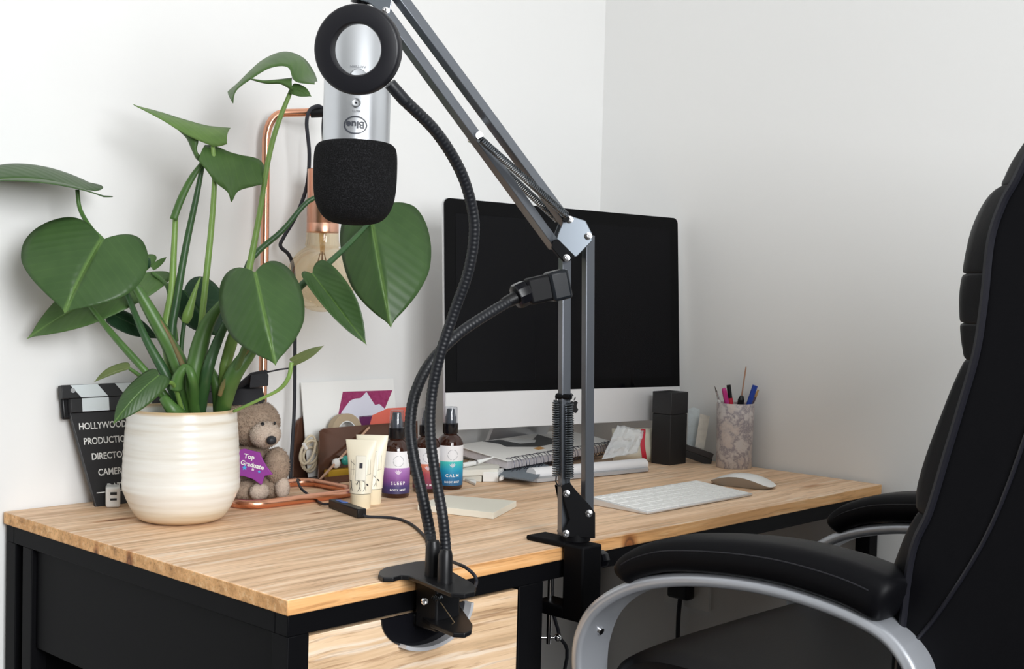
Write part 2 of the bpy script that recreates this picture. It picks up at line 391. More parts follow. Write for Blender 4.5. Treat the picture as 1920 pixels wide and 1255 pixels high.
# ================================================================ helpers for coils and flexible necks
def helix(p0, p1, r, turns, wire, n=8, sides=4, mb=None):
    a = (p1-p0); M = basis(p0, a); L_ = a.length; P = []
    for i in range(turns*n+1):
        t = i/(turns*n); an = 2*math.pi*i/n; P.append(M @ V((r*math.cos(an), r*math.sin(an), L_*t)))
    return (mb or MB()).tube(P, wire, sides)
def gooseneck(P, r, pitch=.0050):
    Q = spl(P, 14); L_ = [0]
    for a, b in zip(Q, Q[1:]): L_.append(L_[-1]+(b-a).length)
    tot = L_[-1]; out = []; R = []; k = 0; n = int(tot/pitch)*4
    for i in range(n+1):
        d = tot*i/n
        while k < len(L_)-2 and L_[k+1] < d: k += 1
        t = (d-L_[k])/max(1e-9, L_[k+1]-L_[k]); out.append(Q[k].lerp(Q[k+1], t)); R.append(r*(1, .99, .93, .99)[i % 4])
    return MB().tube(out, R, 12)
def pxs(L_): return [at(*p) for p in L_]

# ================================================================ monitor
mon = thing('monitor', 'large silver all-in-one computer with dark screen standing on the desk', 'computer', (.82, .45, 0))
MS = 1.105; mbl, mbr = at(835.5, 808, 2.0*MS), at(1275, 786, 2.325*MS); mtl = at(820, 369, 2.0*MS)
mx = (mbr-mbl); MWD = mx.length; mx.normalize(); mu = (mtl-mbl); mu = (mu - mx*mu.dot(mx)); MHT = mu.length; mu.normalize(); mn = mx.cross(mu)   # mn: out of the screen, towards the user
MM = frame(mbl, mx, mu, mn)
def rrect(x0, y0, x1, y1, r, n=6, corners=(1, 1, 1, 1)):
    P = []
    for (cx, cy, a0, on) in ((x1-r, y0+r, -90, corners[1]), (x1-r, y1-r, 0, corners[2]), (x0+r, y1-r, 90, corners[3]), (x0+r, y0+r, 180, corners[0])):
        if not on:
            P.append((x1 if a0 in (-90, 0) else x0, y0 if a0 in (-90, 180) else y1)); continue
        for i in range(n+1):
            a = math.radians(a0+90*i/n); P.append((cx+r*math.cos(a), cy+r*math.sin(a)))
    return P
prof = rrect(0, 0, MWD, MHT, .012)
CHIN = (mtl-mbl).length*(808-735.5)/(808-369)*.985
# shell: thin rim that swells to the back
def ring(k, z): return [MM @ V((MWD/2+(x-MWD/2)*k, MHT/2+(y-MHT/2)*k, z)) for x, y in prof]
mb = MB(); rings = [ring(1, -.001), ring(1, -.006), ring(.97, -.009), ring(.8, -.020), ring(.55, -.030), ring(.25, -.036)]; n = len(prof)
mb.add(sum(rings, []), [tuple(range(n))] + [(i*n+k, (i+1)*n+k, (i+1)*n+(k+1) % n, i*n+(k+1) % n) for i in range(5) for k in range(n)] + [tuple(5*n+k for k in range(n-1, -1, -1))])
mb.build('shell', ALU, mon)
MB().prism([MM @ V((x, y, -.001)) for x, y in rrect(0.0006, CHIN, MWD-.0006, MHT-.0006, .0115, corners=(0, 0, 1, 1))], mn*.0018).build('bezel', mat('black_glass', (.0025, .0025, .003), .08, spec=.10), mon, smooth=False, label='black glass front')
MB().prism([MM @ V(p) for p in ((.024, CHIN+.018, .0009), (MWD-.024, CHIN+.018, .0009), (MWD-.024, MHT-.026, .0009), (.024, MHT-.026, .0009))], mn*.0003).build('screen', mat('switched_off_screen', (.0035, .0035, .0045), .10, spec=.11), mon, smooth=False)
MB().prism([MM @ V((x, y, -.001)) for x, y in rrect(0.0006, .0006, MWD-.0006, CHIN-.0004, .0115, corners=(1, 1, 0, 0))], mn*.0018).build('chin', mat('chin_aluminium', (.80, .80, .81), .42, .35), mon, smooth=False, label='silver chin below the screen')
# fruit emblem on the chin (rounded body with bite, separate leaf)
ec = V((MWD*.5+.0045, CHIN*.51, .0009)); es = .0130
E2 = [(0, .62), (.25, .74), (.55, .72), (.80, .52), (.66, .30), (.56, .05), (.64, -.22), (.86, -.42), (.66, -.80), (.40, -.98), (.16, -.90), (0, -.87), (-.16, -.90), (-.40, -.98), (-.68, -.76), (-.86, -.30), (-.88, .15), (-.72, .52), (-.45, .72), (-.22, .72)]
em = MB(); em.prism([MM @ (ec+V((x*es, y*es, 0))) for x, y in E2], mn*.0004); em.prism([MM @ (ec+V((x*es, y*es, 0))) for x, y in ((.02, .82), (.10, 1.10), (.36, 1.36), (.38, 1.14), (.22, .90))], mn*.0004)
em.build('emblem', mat('emblem_black', (.01, .01, .012), .3), mon, smooth=False, label='black fruit emblem with a bite')
# stand: slanted neck and foot
fc = mbl + mx*MWD/2; nk = [fc + mu*.16 - mn*.034, V((fc.x, fc.y+.105, .11)), V((fc.x, fc.y+.145, .03)), V((fc.x, fc.y+.15, .004))]
MB().sweep(spl(nk, 6), [(-.07, -.004), (.07, -.004), (.07, .004), (-.07, .004)], mx).build('neck', ALU, mon)
MB().box((-.085, -.04, .0003), (.085, .044, .005), frame(V((fc.x, fc.y+.15, 0)), mx.normalized(), V((-mx.y, mx.x, 0)).normalized(), V((0, 0, 1)))).build('foot', ALU, mon, bevel=.002)

# ================================================================ keyboard and mouse
KX, KY, KW, KD = .7053, .074, .279, .115
kb = thing('keyboard', 'slim white and silver wireless keyboard lying on the desk in front of the monitor', 'keyboard', (KX+KW/2, KY+KD/2, 0))
tilt = math.atan2(.0075, KD); KM = Matrix.Translation(V((KX, KY, .0012))) @ Matrix.Rotation(tilt, 4, 'X')
mb = MB(); mb.add([(KX, KY, 0.0004), (KX+KW, KY, .0004), (KX+KW, KY+KD, .0004), (KX, KY+KD, .0004), KM @ V((0, 0, .003)), KM @ V((KW, 0, .003)), KM @ V((KW, KD, .003)), KM @ V((0, KD, .003))],
   [(3, 2, 1, 0), (4, 5, 6, 7), (0, 1, 5, 4), (1, 2, 6, 5), (2, 3, 7, 6), (3, 0, 4, 7)])
mb.build('case', mat('keyboard_case', (.70, .70, .70), .38, .5), kb, bevel=.0012)
KEYM = mat('white_keys', (.86, .86, .84), .45); keymesh = {}
def key(x, y, wd, hd):
    k = (round(wd, 4), round(hd, 4))
    M = KM @ Matrix.Translation(V((x, y, .003)))
    if k not in keymesh:
        q = MB(); b = .0008
        q.add([(0, 0, 0), (wd, 0, 0), (wd, hd, 0), (0, hd, 0), (b, b, .0014), (wd-b, b, .0014), (wd-b, hd-b, .0014), (b, hd-b, .0014)], [(4, 5, 6, 7), (0, 1, 5, 4), (1, 2, 6, 5), (2, 3, 7, 6), (3, 0, 4, 7)])
        me = bpy.data.meshes.new('key'); me.from_pydata(q.v, [], q.f); me.materials.append(KEYM); keymesh[k] = me
    o = bpy.data.objects.new('key', keymesh[k]); COL.objects.link(o); o.parent = kb; o.matrix_local = Matrix.Translation(-ORG[kb]) @ M
pit = .0190; g = .0024; rows = [
    [1.3, 1, 1, 1.15, 5.3, 1.15, 1, 1, 1, 1], [2.2]+[1]*10+[2.2], [1.75]+[1]*11+[1.65], [1.5]+[1]*13, [1]*13+[1.5], [1.04]*13+[1.04]]
y = .004
for ri, row in enumerate(rows):
    hd = .0166 if ri < 5 else .0120; tot = sum(row); sc = (KW-.008)/tot; x = .004
    for kw in row: key(x+g/2, y, kw*sc-g, hd); x += kw*sc
    y += hd + g - .0004
mo = thing('mouse', 'white low curved wireless mouse beside the keyboard', 'mouse', (1.062, .145, 0))
mc = V((1.062, .145, 0)); md_ = (onz(1333, 905)-onz(1460, 918)); ma = math.atan2(md_.y, md_.x) - math.pi/2
RM = Matrix.Translation(mc) @ Matrix.Rotation(ma*.7, 4, 'Z')
def mtop(u, v):
    a = math.pi*2*v; r = u; ex = .62
    cx = math.copysign(abs(math.cos(a))**ex, math.cos(a)); cy = math.copysign(abs(math.sin(a))**(.72), math.sin(a))
    x = .0286*r*cx; y = .0567*r*cy
    yy = y/.0567; zt = .0215*(1-.78*yy*yy) - .0035*(x/.0286)**2
    return RM @ V((x, y, max(zt, .004)))
MB().grid(mtop, 10, 40).build('top_shell', mat('mouse_white', (.84, .84, .82), .22), mo)
def mside(u, v):
    a = math.pi*2*v; p = RM.inverted() @ mtop(1, v); k = 1-.16*u
    return RM @ V((p.x*k, p.y*(1-.10*u), p.z*(1-u)+.0006*u))
MB().grid(mside, 4, 40).build('base', mat('mouse_base', (.42, .40, .37), .35, .6), mo)

# ================================================================ pen cup, pens
CUP = V((1.243, .287, 0)); CRAD = .0345; CHT = .121
m = bpy.data.materials.new('marbled_ceramic'); m.use_nodes = True; nt = m.node_tree; b = nt.nodes['Principled BSDF']; b.inputs['Roughness'].default_value = .35
tc = nt.nodes.new('ShaderNodeTexCoord'); n1 = nt.nodes.new('ShaderNodeTexNoise'); n1.inputs['Scale'].default_value = 26; n1.inputs['Detail'].default_value = 10; n1.inputs['Roughness'].default_value = .68; n1.inputs['Distortion'].default_value = .4
nt.links.new(tc.outputs['Object'], n1.inputs[0]); r = ramp(nt, [(.30, (.62, .60, .60)), (.43, (.64, .59, .57)), (.488, (.36, .32, .34)), (.50, (.27, .24, .27)), (.525, (.52, .47, .46)), (.60, (.63, .55, .51)), (.8, (.70, .69, .70))]); nt.links.new(n1.outputs[0], r.inputs[0]); nt.links.new(r.outputs[0], b.inputs[0])
MARB = m
cup = MB().lathe([(.0, 0), (CRAD*.93, 0), (CRAD*.97, .002), (CRAD*.97, .03), (CRAD, .08), (CRAD*1.03, CHT), (CRAD*1.0, CHT+.0015), (CRAD*.96, CHT), (CRAD*.9, .006), (0, .006)], Matrix.Translation(CUP), 40).build('pen_cup', MARB)
tag(cup, 'marbled grey ceramic cup full of pens beside the right wall', 'cup')
GP = 'pens standing in the marbled cup'
def pen(name, label, bx, tip, r, parts):
    """parts: list of (t0,t1,r0,r1,material,partname) along the pen from bottom to tip"""
    b0 = CUP + V((bx[0], bx[1], .008)); root = thing(name, label, 'paintbrush' if 'brush' in name else ('stick' if 'stick' in name else 'pen'), b0, GP)
    for t0, t1, r0, r1, mm, pn in parts: MB().cyl(b0.lerp(tip, t0), b0.lerp(tip, t1), r0, r1, 10).build(pn, mm, root)
PK = mat('pink_plastic', (.52, .03, .22), .3); BL = mat('blue_plastic', (.02, .06, .36), .3); RED = mat('red_print', (.62, .02, .05), .45); WOODS = mat('thin_wood', (.42, .23, .15), .6)
d = 2.46
pen('paintbrush', 'white-handled fine paintbrush at the left of the marbled pen cup', (.006, -.006), at(1340, 724, d), .002, [(0, .82, .0022, .0030, WHITEP, 'handle'), (.82, .92, .0026, .0020, STEEL, 'ferrule'), (.92, 1, .0019, .0004, mat('bristle', (.12, .10, .09), .8), 'bristles')])
pen('pen', 'pen with a magenta cap in the marbled cup', (.004, -.010), at(1357, 728, d-.02), .0045, [(0, .70, .004, .004, WHITEP, 'barrel'), (.70, .97, .0048, .0048, PK, 'cap'), (.97, 1, .0048, .003, PK, 'cap_end')])
pen('pen', 'white marker with a black cap and red band in the marbled cup', (.010, -.004), at(1366, 722, d+.005), .0045, [(0, .70, .0045, .0045, WHITEP, 'barrel'), (.70, .83, .0047, .0047, RED, 'band'), (.83, 1, .0042, .0042, BLACKP, 'cap')])
pen('pen', 'short thick black pen with rounded end in the marbled cup', (-.006, .004), at(1391, 742, d-.015), .006, [(0, .94, .0062, .0062, BLACKP, 'barrel'), (.94, 1, .0062, .003, BLACKP, 'end')])
pen('wooden_stick', 'long thin wooden stick rising high from the marbled cup', (.002, .006), at(1399, 687, d), .0016, [(0, .98, .0016, .0014, WOODS, 'shaft'), (.98, 1, .0014, .0006, WOODS, 'tip')])
pen('pen', 'blue capped ballpoint pen in the marbled cup', (-.012, .002), at(1416, 723, d-.02), .0045, [(0, .6, .004, .004, BL, 'barrel'), (.6, 1, .0052, .0052, BL, 'cap')])
pen('pen', 'slim golden brown pen leaning beside the blue pen', (-.014, .010), at(1422, 731, d+.0), .003, [(0, .9, .003, .003, mat('brown_plastic', (.10, .06, .08), .4), 'barrel'), (.9, 1, .003, .0015, mat('gold_tip', (.45, .25, .07), .4), 'tip')])

# ================================================================ black box and things by the right wall
bx = V((1.158, .374, 0))
t = thing('black_box', 'tall plain black carton standing between the monitor and the pen cup', 'box', bx+V((.026, .022, 0)))
MB().box(bx, bx+V((.052, .044, .096))).build('carton_body', mat('black_card', (.011, .011, .012), .55), t, bevel=.001)
MB().box(bx+V((-.0006, -.0006, .0965)), bx+V((.0526, .0446, .138))).build('carton_lid', mat('black_card_lid', (.016, .016, .018), .5), t, bevel=.001)
# dark slab leaning: long edge slopes down to the pen cup
s0 = at(1218, 810, 2.52); s1 = at(1338, 851, 2.50)
dirv = (s1-s0).normalized(); nv = V((.62, .78, 0)).normalized(); upv = nv.cross(dirv).normalized()
if upv.z < 0: upv = -upv
t = thing('laptop', 'closed dark slab-like laptop tilted behind the black carton', 'laptop', s1)
MB().box((0, -.006, -.024), ((s1-s0).length, .006, -.0112), frame(s0, dirv, nv, upv)).build('base', mat('dark_slab', (.012, .011, .012), .4), t, bevel=.0008)
MB().box((.001, -.0058, -.0108), ((s1-s0).length-.001, .0058, 0), frame(s0, dirv, nv, upv)).build('lid', mat('dark_slab_lid', (.03, .025, .025), .45), t, bevel=.0008)
# receipts tucked behind the carton
RCP = mat('receipt_paper', (.74, .71, .64), .8, vary=(90, (.46, .44, .40), .5))
for i, (q, lab) in enumerate((([(1290, 768), (1300, 764), (1312, 768), (1310, 842), (1288, 838)], 'crumpled pale blue slip of paper beside the black carton'), ([(1313, 776), (1331, 781), (1320, 843), (1303, 838)], 'cream paper receipt leaning beside the black carton'))):
    P0 = [at(x, y, 2.535-.02*i) for x, y in q]
    o = MB().prism(P0, CF*.0012).build('paper_slip', mat('blue_slip', (.66, .73, .76), .7, vary=(80, (.5, .55, .55), .6)) if i == 0 else RCP, smooth=False); tag(o, lab, 'paper')
# snack pouch with red band
def pillow(M, wd, ht, th, n=12, bend=0):
    def fn(sgn):
        def f(u, v):
            a = u*2-1; c = v*2-1; z = th*max(0, (1-a**4))**.6*max(0, (1-c**4))**.6
            z += .08*th*noise.noise(V((a*3, c*3, sgn)))*3*(1-a*a)*(1-c*c)
            return M @ V((a*wd/2, c*ht/2, sgn*z + bend*a*a))
        return f
    mb = MB(); mb.grid(fn(1), n, n); k = len(mb.v); mb.grid(fn(-1), n, n); nf = len(mb.f)//2
    mb.f = mb.f[:nf] + [f[::-1] for f in mb.f[nf:]]
    return mb
pb = onz(1203, 870); pm = frame(pb + V((0.012, .03, .033)), V((.80, -.55, 0)).normalized(), V((.10, .2, .97)).normalized(), V((.5, .8, -.2)).normalized())
pz = pm.to_3x3(); px_, py_ = pz.col[0].copy(), pz.col[1].copy(); pzv = px_.cross(py_).normalized(); py_ = pzv.cross(px_); pm = frame(pm.translation.copy(), px_, py_, pzv)
t = thing('paper_pouch', 'cream paper pouch with a red band slumped beside the black carton', 'pouch', pb)
pillow(pm, .085, .062, .014).build('pouch', mat('cream_paper', (.74, .70, .58), .7), t)
def band(u, v):
    a = (.25+.22*u + .12*((v*2-1)**2) - .05); c = (v*2-1)*.94
    z = .0145*max(0, (1-a**4))**.6*max(0, (1-c**4))**.6 + .0008
    return pm @ V((a*.0425, c*.031, z))
MB().grid(lambda u, v: band(u, v), 4, 16).build('red_band', RED, t)
# clear crumpled wrapper
def wrap(u, v):
    p = onz(1105, 848, .012).lerp(at(1208, 800, 2.46), u) if False else None
    a = at(1128, 862, 2.33); b_ = at(1195, 850, 2.40); c_ = at(1208, 808, 2.44); e_ = at(1158, 797, 2.42)
    q = a.lerp(b_, u).lerp(e_.lerp(c_, u), v); nn = noise.noise(V((u*5, v*5, 1)))+.5*noise.noise(V((u*11, v*11, 3)))
    return q - CF*.010*nn + V((0, 0, .004*noise.noise(V((u*6, v*6, 8)))))
m = bpy.data.materials.new('clear_wrapper'); m.use_nodes = True; nt = m.node_tree; b = nt.nodes['Principled BSDF']; b.inputs['Base Color'].default_value = (.82, .84, .86, 1); b.inputs['Roughness'].default_value = .15; b.inputs['Alpha'].default_value = .55
o = MB().grid(wrap, 16, 14).build('plastic_wrapper', m, solid=.0004, ang=25); tag(o, 'crumpled clear plastic wrapper behind the spiral notebook', 'wrapper')

# ================================================================ papers and notebook under the monitor
# booklet with a rolled white front edge
t = thing('booklet', 'grey booklet with a rolled white page edge lying under the spiral notebook', 'booklet', onz(1090, 895))
bp = [onz(x, y, 0.0015) for x, y in ((938, 897), (1008, 905), (1216, 884), (1196, 872), (948, 888))]
MB().prism(bp, (0, 0, .006)).build('page_block', mat('booklet_grey', (.42, .42, .43), .7), t, smooth=False)
ra, rb = onz(1003, 902, .0005), onz(1214, 882.5, .0005); rv = (rb-ra).normalized(); rs = V((-rv.y, rv.x, 0))
P = []
def rollfn(u, v):
    a = -1.5*math.pi*u + math.pi*.5; r = .0105*(1-.15*u)
    c = ra.lerp(rb, v) + rs*.010 + V((0, 0, .0108)); return c - rs*math.sin(a+math.pi/2)*r*1.25*(-1) + V((0, 0, 1))*math.sin(a)*r
MB().tube([ra+rs*.011+V((0, 0, .0106)), rb+rs*.011+V((0, 0, .0106))], .0105, 18, flat=1.3).build('rolled_page', mat('page_white', (.80, .79, .80), .7), t)
# grey leaflet corner
o = MB().prism([onz(x, y, .0095) for x, y in ((930, 893), (1000, 903), (1030, 876), (1010, 868), (960, 870))], (0, 0, .0025)).build('leaflet', mat('grey_blue_cover', (.16, .19, .22), .6), smooth=False); tag(o, 'grey blue leaflet corner sticking out under the spiral notebook', 'leaflet')
# spiral notebook
nz = .0135; nth = .017
nA, nB, nC = onz(955, 884, nz), onz(1152, 848, nz), onz(868, 846, nz)
ex = (nB-nA).normalized(); ey = V((-ex.y, ex.x, 0)); nl = (nB-nA).length; nd = .12
nt_ = .145; ez_ = V((0, 0, 1))*math.cos(nt_) - ey*math.sin(nt_); NM = frame(nA, ex, ey*math.cos(nt_)+V((0, 0, 1))*math.sin(nt_), ez_)
t = thing('spiral_notebook', 'thick spiral notebook with white printed cover lying below the monitor', 'notebook', nA)
MB().box((.006, .010, .0), (nl, nd, nth-.002), NM).build('pages', mat('page_edges', (.60, .56, .57), .7, vary=(200, (.45, .42, .44), .5)), t, bevel=.001)
cv = MB().box((.0, .007, nth-.002), (nl+.002, nd+.002, nth), NM).build('cover', mat('cover_white', (.78, .77, .74), .5), t, bevel=.0006)
def onc(x, y): return NM @ V((x, y, nth+.0003))
def nbk(x, y):
    d_ = ray(x, y); o_ = onc(0, 0); p = NM.inverted() @ (CAM + d_*((o_-CAM).dot(ez_)/d_.dot(ez_))); return onc(min(max(p.x, .002), nl), min(max(p.y, .009), nd))
MB().prism([nbk(x, y) for x, y in ((905, 828), (935, 825), (965, 827), (1000, 824), (1008, 815), (1042, 825), (1043, 831), (1010, 838), (950, 838), (935, 832))], ez_*.0003).build('printed_picture', mat('cover_print', (.035, .04, .045), .4), t, smooth=False)
MB().prism([nbk(x, y) for x, y in ((1000, 841), (1012, 838), (1022, 841), (1010, 844))], ez_*.0005).build('printed_spot', mat('cover_print_orange', (.55, .28, .08), .5), t, smooth=False)
MB().prism([nbk(x, y) for x, y in ((945, 827), (985, 823), (1005, 826), (1003, 830), (975, 832))], ez_*.0007).build('printed_disc', mat('cover_print_grey', (.62, .63, .62), .5), t, smooth=False)
sp = MB()
nr = 30
for i in range(nr):
    x = .012 + (nl-.024)*i/(nr-1) + (.0012 if i % 2 else -.0012)
    P = [NM @ V((x, .010+.0125*math.cos(a), nth/2-.001+.0125*math.sin(a))) for a in [math.pi*2*k/12 for k in range(12)]]
    sp.tube(P, .0007, 4, closed=True)
sp.build('spiral_binding', mat('dark_wire', (.06, .06, .08), .3, .8), t)
o = MB().prism([nbk(x, y)+ez_*.001 for x, y in ((1098, 826), (1112, 817), (1140, 822), (1152, 828), (1120, 833))], ez_*.0012).build('torn_paper', PAPER, smooth=False); tag(o, 'torn white paper scrap lying on the far end of the spiral notebook', 'paper')
o = MB().box((.06, .045, -.0115), (.30, .090, -.0004), NM).build('closed_book', mat('dark_cover', (.03, .03, .035), .5), bevel=.001); tag(o, 'dark closed book propping up the back of the spiral notebook', 'book')
# stacked note blocks
NOTE = mat('note_block_paper', (.74, .72, .65), .8)
def block(name, lab, quad, z0, h, m, cat, group=None):
    o = MB().prism([onz(x, y, z0) for x, y in quad], (0, 0, h)).build(name, m, smooth=False, bevel=.0005); return tag(o, lab, cat, group)
block('note_block', 'lower cream note block beside the teal labelled spray bottle', ((868, 902), (902, 904), (930, 884), (895, 880)), .0005, .010, NOTE, 'notepad')
block('note_block', 'upper cream note block stacked at the left end of the spiral notebook', ((866, 893), (933, 891), (940, 872), (880, 872)), .0115, .010, NOTE, 'notepad')
block('folded_card', 'small folded white card lying right of the teal labelled spray bottle', ((862, 898), (891, 911), (893, 906), (868, 882)), .0005, .004, PAPER, 'card')
t = thing('plug_adapter', 'small white cube adapter in front of the spiral notebook', 'adapter', onz(922, 902))
MB().prism([onz(x, y, .0005) for x, y in ((905, 904), (934, 904), (944, 896), (912, 896))], (0, 0, .0165)).build('body', WHITEP, t, smooth=False, bevel=.001)
MB().prism([onz(x, y, .006) for x, y in ((936, 902), (942, 901), (946, 897), (941, 896))], (0, 0, .006)).build('prong', WHITEP, t, smooth=False)
t = thing('earphone', 'white stick earphone resting on the note block', 'earphone', onz(890, 862, .023))
e0, e1, e2 = onz(866, 873, .0265), onz(893, 868, .0265), onz(925, 858, .034)
MB().cyl(e0, e1, .0042, .0042, 12).build('case_tube', WHITEP, t); MB().tube([e1, e1.lerp(e2, .25), e2], [.0045, .0036, .0012], 10).build('stem', WHITEP, t)
MB().cyl(e0.lerp(e1, .86), e1, .0047, .0047, 12).build('collar', STEEL, t)
# sticky note pad in the foreground
pad = block('sticky_note_pad', 'flat pale cream sticky note pad on the desk in front of the spray bottles', ((783, 958), (925, 974), (968, 951), (836, 940)), .0004, .0095, mat('sticky_cream', (.76, .73, .63), .8), 'notepad')

# ================================================================ spray bottles
AMB = mat('amber_glass', (.035, .011, .006), .10, coat=.3); CAPC = clear('clear_cap', (.86, .87, .9), .06)
GREYS = mat('grey_spray_head', (.075, .085, .10), .35)
def bottle(px_, py_, wpx, label, stops, words, rotx):
    base = onz(px_, py_); d = (base-CAM).dot(CF); r = wpx/2*d/FPX; hd = V((CF.x, CF.y, 0)).normalized(); c = base + hd*r*.9; hh = r*6.2
    M = Matrix.Translation(c); t = thing('spray_bottle', label, 'bottle', c, 'amber body mist bottles in a row')
    s = hh/.135
    MB().lathe([(0, 0), (r*.9, 0), (r, .003), (r, .072*s), (r*.97, .077*s), (r*.82, .084*s), (r*.6, .0885*s), (r*.5, .090*s), (r*.5, .094*s), (0, .094*s)], M, 32).build('glass_body', AMB, t)
    lab = MB().lathe([(r*1.008, .007*s), (r*1.008, .0725*s)], M, 40); lab.f = lab.f[:40]
    lo_ = lab.build('paper_label', zramp('bottle_label', stops, .45), t)
    MB().lathe([(r*.56, .091*s), (r*.58, .092*s), (r*.58, .107*s), (r*.54, .108*s), (0, .108*s)], M, 28).build('collar', BLACKG, t)
    MB().lathe([(r*.42, .108*s), (r*.42, .118*s), (r*.36, .120*s), (r*.30, .131*s), (0, .1315*s)], M, 24).build('spray_head', GREYS, t)
    mb = MB().lathe([(r*.53, .1083*s), (r*.50, .133*s), (r*.46, .1345*s), (0, .135*s)], M, 28); mb.f = [f for f in mb.f if len(f) == 4]
    mb.build('clear_cap', CAPC, t)
    vd = V((CAM.x-c.x, CAM.y-c.y, 0)).normalized(); a0 = math.atan2(vd.y, vd.x) + rotx
    def wr(zz, sc=1.0, rot=0):
        def f(x, y):
            if rot: x, y = x*math.cos(rot)-y*math.sin(rot), x*math.sin(rot)+y*math.cos(rot)
            a = a0 + x/r*sc; return V((c.x+r*1.016*math.cos(a), c.y+r*1.016*math.sin(a), zz*s+y))
        return f
    for body, z, sz, bold in words: put_text(lo_, body, sz, wr(z), INKW, .012, gap=1.35 if len(body) < 7 else 1.12)
    # round stamp on the white part, little plant drawing above the name
    f = wr(.0575); mb = MB()
    for k in range(0, 28):
        if k % 7 == 6: continue
        a, b2 = 2*math.pi*k/28, 2*math.pi*(k+1)/28; q = .0085; w2 = .0079
        mb.add([f(q*math.cos(a), q*math.sin(a)), f(q*math.cos(b2), q*math.sin(b2)), f(w2*math.cos(b2), w2*math.sin(b2)), f(w2*math.cos(a), w2*math.sin(a))], [(0, 1, 2, 3)])
    mb.build('stamp_ring', INKG, lo_, smooth=False)
    g = wr(.0405); mb = MB()
    for k in range(5):
        a = math.pi*(.15+.7*k/4); q = .0062
        mb.add([g(0, -.004), g(q*math.cos(a+.18)*.6, q*math.sin(a+.18)*.6-.002), g(q*math.cos(a), q*math.sin(a)-.001), g(q*math.cos(a-.18)*.6, q*math.sin(a-.18)*.6-.002)], [(0, 1, 2, 3)])
    mb.build('plant_drawing', mat('pale_ink', (.80, .72, .80), .6), lo_, smooth=False)
    return t, lo_, wr
W_ = (.80, .80, .82)
bottle(739, 935, 53, 'amber spray bottle with a purple gradient label and grey pump', [(.0, (.035, .03, .09)), (.16, (.06, .04, .16)), (.36, (.24, .08, .30)), (.60, (.42, .20, .50)), (.615, W_), (1, W_)],
       [('SLEEP', .0235, .0072, .03), ('BODY MIST', .0130, .0046, .02)], .18)
bottle(797, 925, 51, 'amber spray bottle with an orange red label behind the flexible necks', [(.0, (.10, .01, .05)), (.16, (.22, .02, .06)), (.36, (.36, .04, .06)), (.60, (.66, .22, .12)), (.615, W_), (1, W_)],
       [('BODY MIST', .0130, .0046, .02)], .12)
bottle(841, 919, 50, 'amber spray bottle with a teal blue gradient label and grey pump', [(.0, (.02, .10, .22)), (.18, (.01, .16, .36)), (.38, (.01, .32, .52)), (.60, (.06, .55, .50)), (.615, W_), (1, W_)],
       [('CALM', .0235, .0072, .03), ('BODY MIST', .0130, .0046, .02)], .22)

# ================================================================ cream tubes
CREAM = mat('cream_tube', (.82, .77, .62), .35); CREAMC = mat('cream_cap', (.80, .70, .50), .35)
def cream_tube(px_, py_, wpx, hpx, label):
    base = onz(px_, py_); d = (base-CAM).dot(CF); hw = wpx/2*d/FPX; ht = hpx*d/FPX; hd = V((CF.x, CF.y, 0)).normalized(); c = base + hd*hw*.6; rt = V((CR.x, CR.y, 0)).normalized()
    t = thing('cream_tube', label, 'tube', c, 'pair of cream tubes')
    M = frame(c, rt, hd, V((0, 0, 1))); cap = ht*.22
    MB().lathe([(0, 0), (hw*.80, 0), (hw*.82, .001), (hw*.84, cap*.97), (hw*.8, cap)], M, 28).build('cap', CREAMC, t)
    def f(u, v):
        a = 2*math.pi*v; rx = hw*(.90+.40*u**1.3); ry = hw*.80*(1-u)**.75 + .0009
        return M @ V((rx*math.cos(a), ry*math.sin(a), cap+.0008+(ht-cap)*u))
    bd = MB().grid(f, 14, 32); bd.add([f(1, k/32) for k in range(32)], [tuple(range(32))]); bo = bd.build('body', CREAM, t)
    def on(x, z, lift=.0006):      # front point of the tube surface
        u = max(0, (z-cap)/(ht-cap)); rx = hw*(.90+.40*u**1.3); ry = hw*.80*(1-u)**.75+.0009; xx = max(-.999, min(.999, x/rx))
        return M @ V((x, -ry*math.sqrt(1-xx*xx)-lift, z))
    def patch(x0, x1, z0, z1, m, nm, lift=.0006):
        MB().grid(lambda u, v: on(x0+(x1-x0)*u, z0+(z1-z0)*v, lift), 6, 6).build(nm, m, bo)
    patch(-hw*.38, hw*.45, ht*.42, ht*.78, mat('label_edge', (.45, .44, .40), .5), 'label_border', .0006)
    patch(-hw*.36, hw*.43, ht*.425, ht*.775, mat('label_cream', (.80, .78, .68), .5), 'label', .0009)
    patch(-hw*.08, hw*.18, ht*.60, ht*.675, INKB, 'crest', .0012)
    # fine line drawing of walkers and fence under the label
    mb = MB()
    def stroke(P, r): mb.tube([on(x*hw, z*ht, .0006) for x, z in P], r, 4)
    for x in (-.75, -.55, .62, .8): stroke([(x, .50), (x, .72)], .00013)
    stroke([(-.82, .58), (-.45, .58)], .00014); stroke([(.5, .50), (.85, .52)], .00014); stroke([(-.82, .70), (-.42, .64)], .00022); stroke([(-.8, .30), (.2, .29)], .00014)
    for x, k in ((-.72, .8), (-.02, 1), (.40, .7)):
        stroke([(x, .42), (x+.05, .34), (x-.02, .30), (x-.12, .265)], .00042*k); stroke([(x+.04, .33), (x+.12, .27)], .00036*k)
        stroke([(x-.02, .40), (x-.16, .42)], .00045*k)
    stroke([(-.32, .38), (-.22, .36), (-.16, .40)], .0006); stroke([(.55, .37), (.66, .35)], .0010)
    mb.build('line_drawing', INKB, bo)
cream_tube(694, 946, 47, 128, 'cream hand lotion tube standing behind its twin beside the purple spray bottle')
cream_tube(674, 955, 46, 128, 'cream hand lotion tube with a framed label, standing in front of its twin')

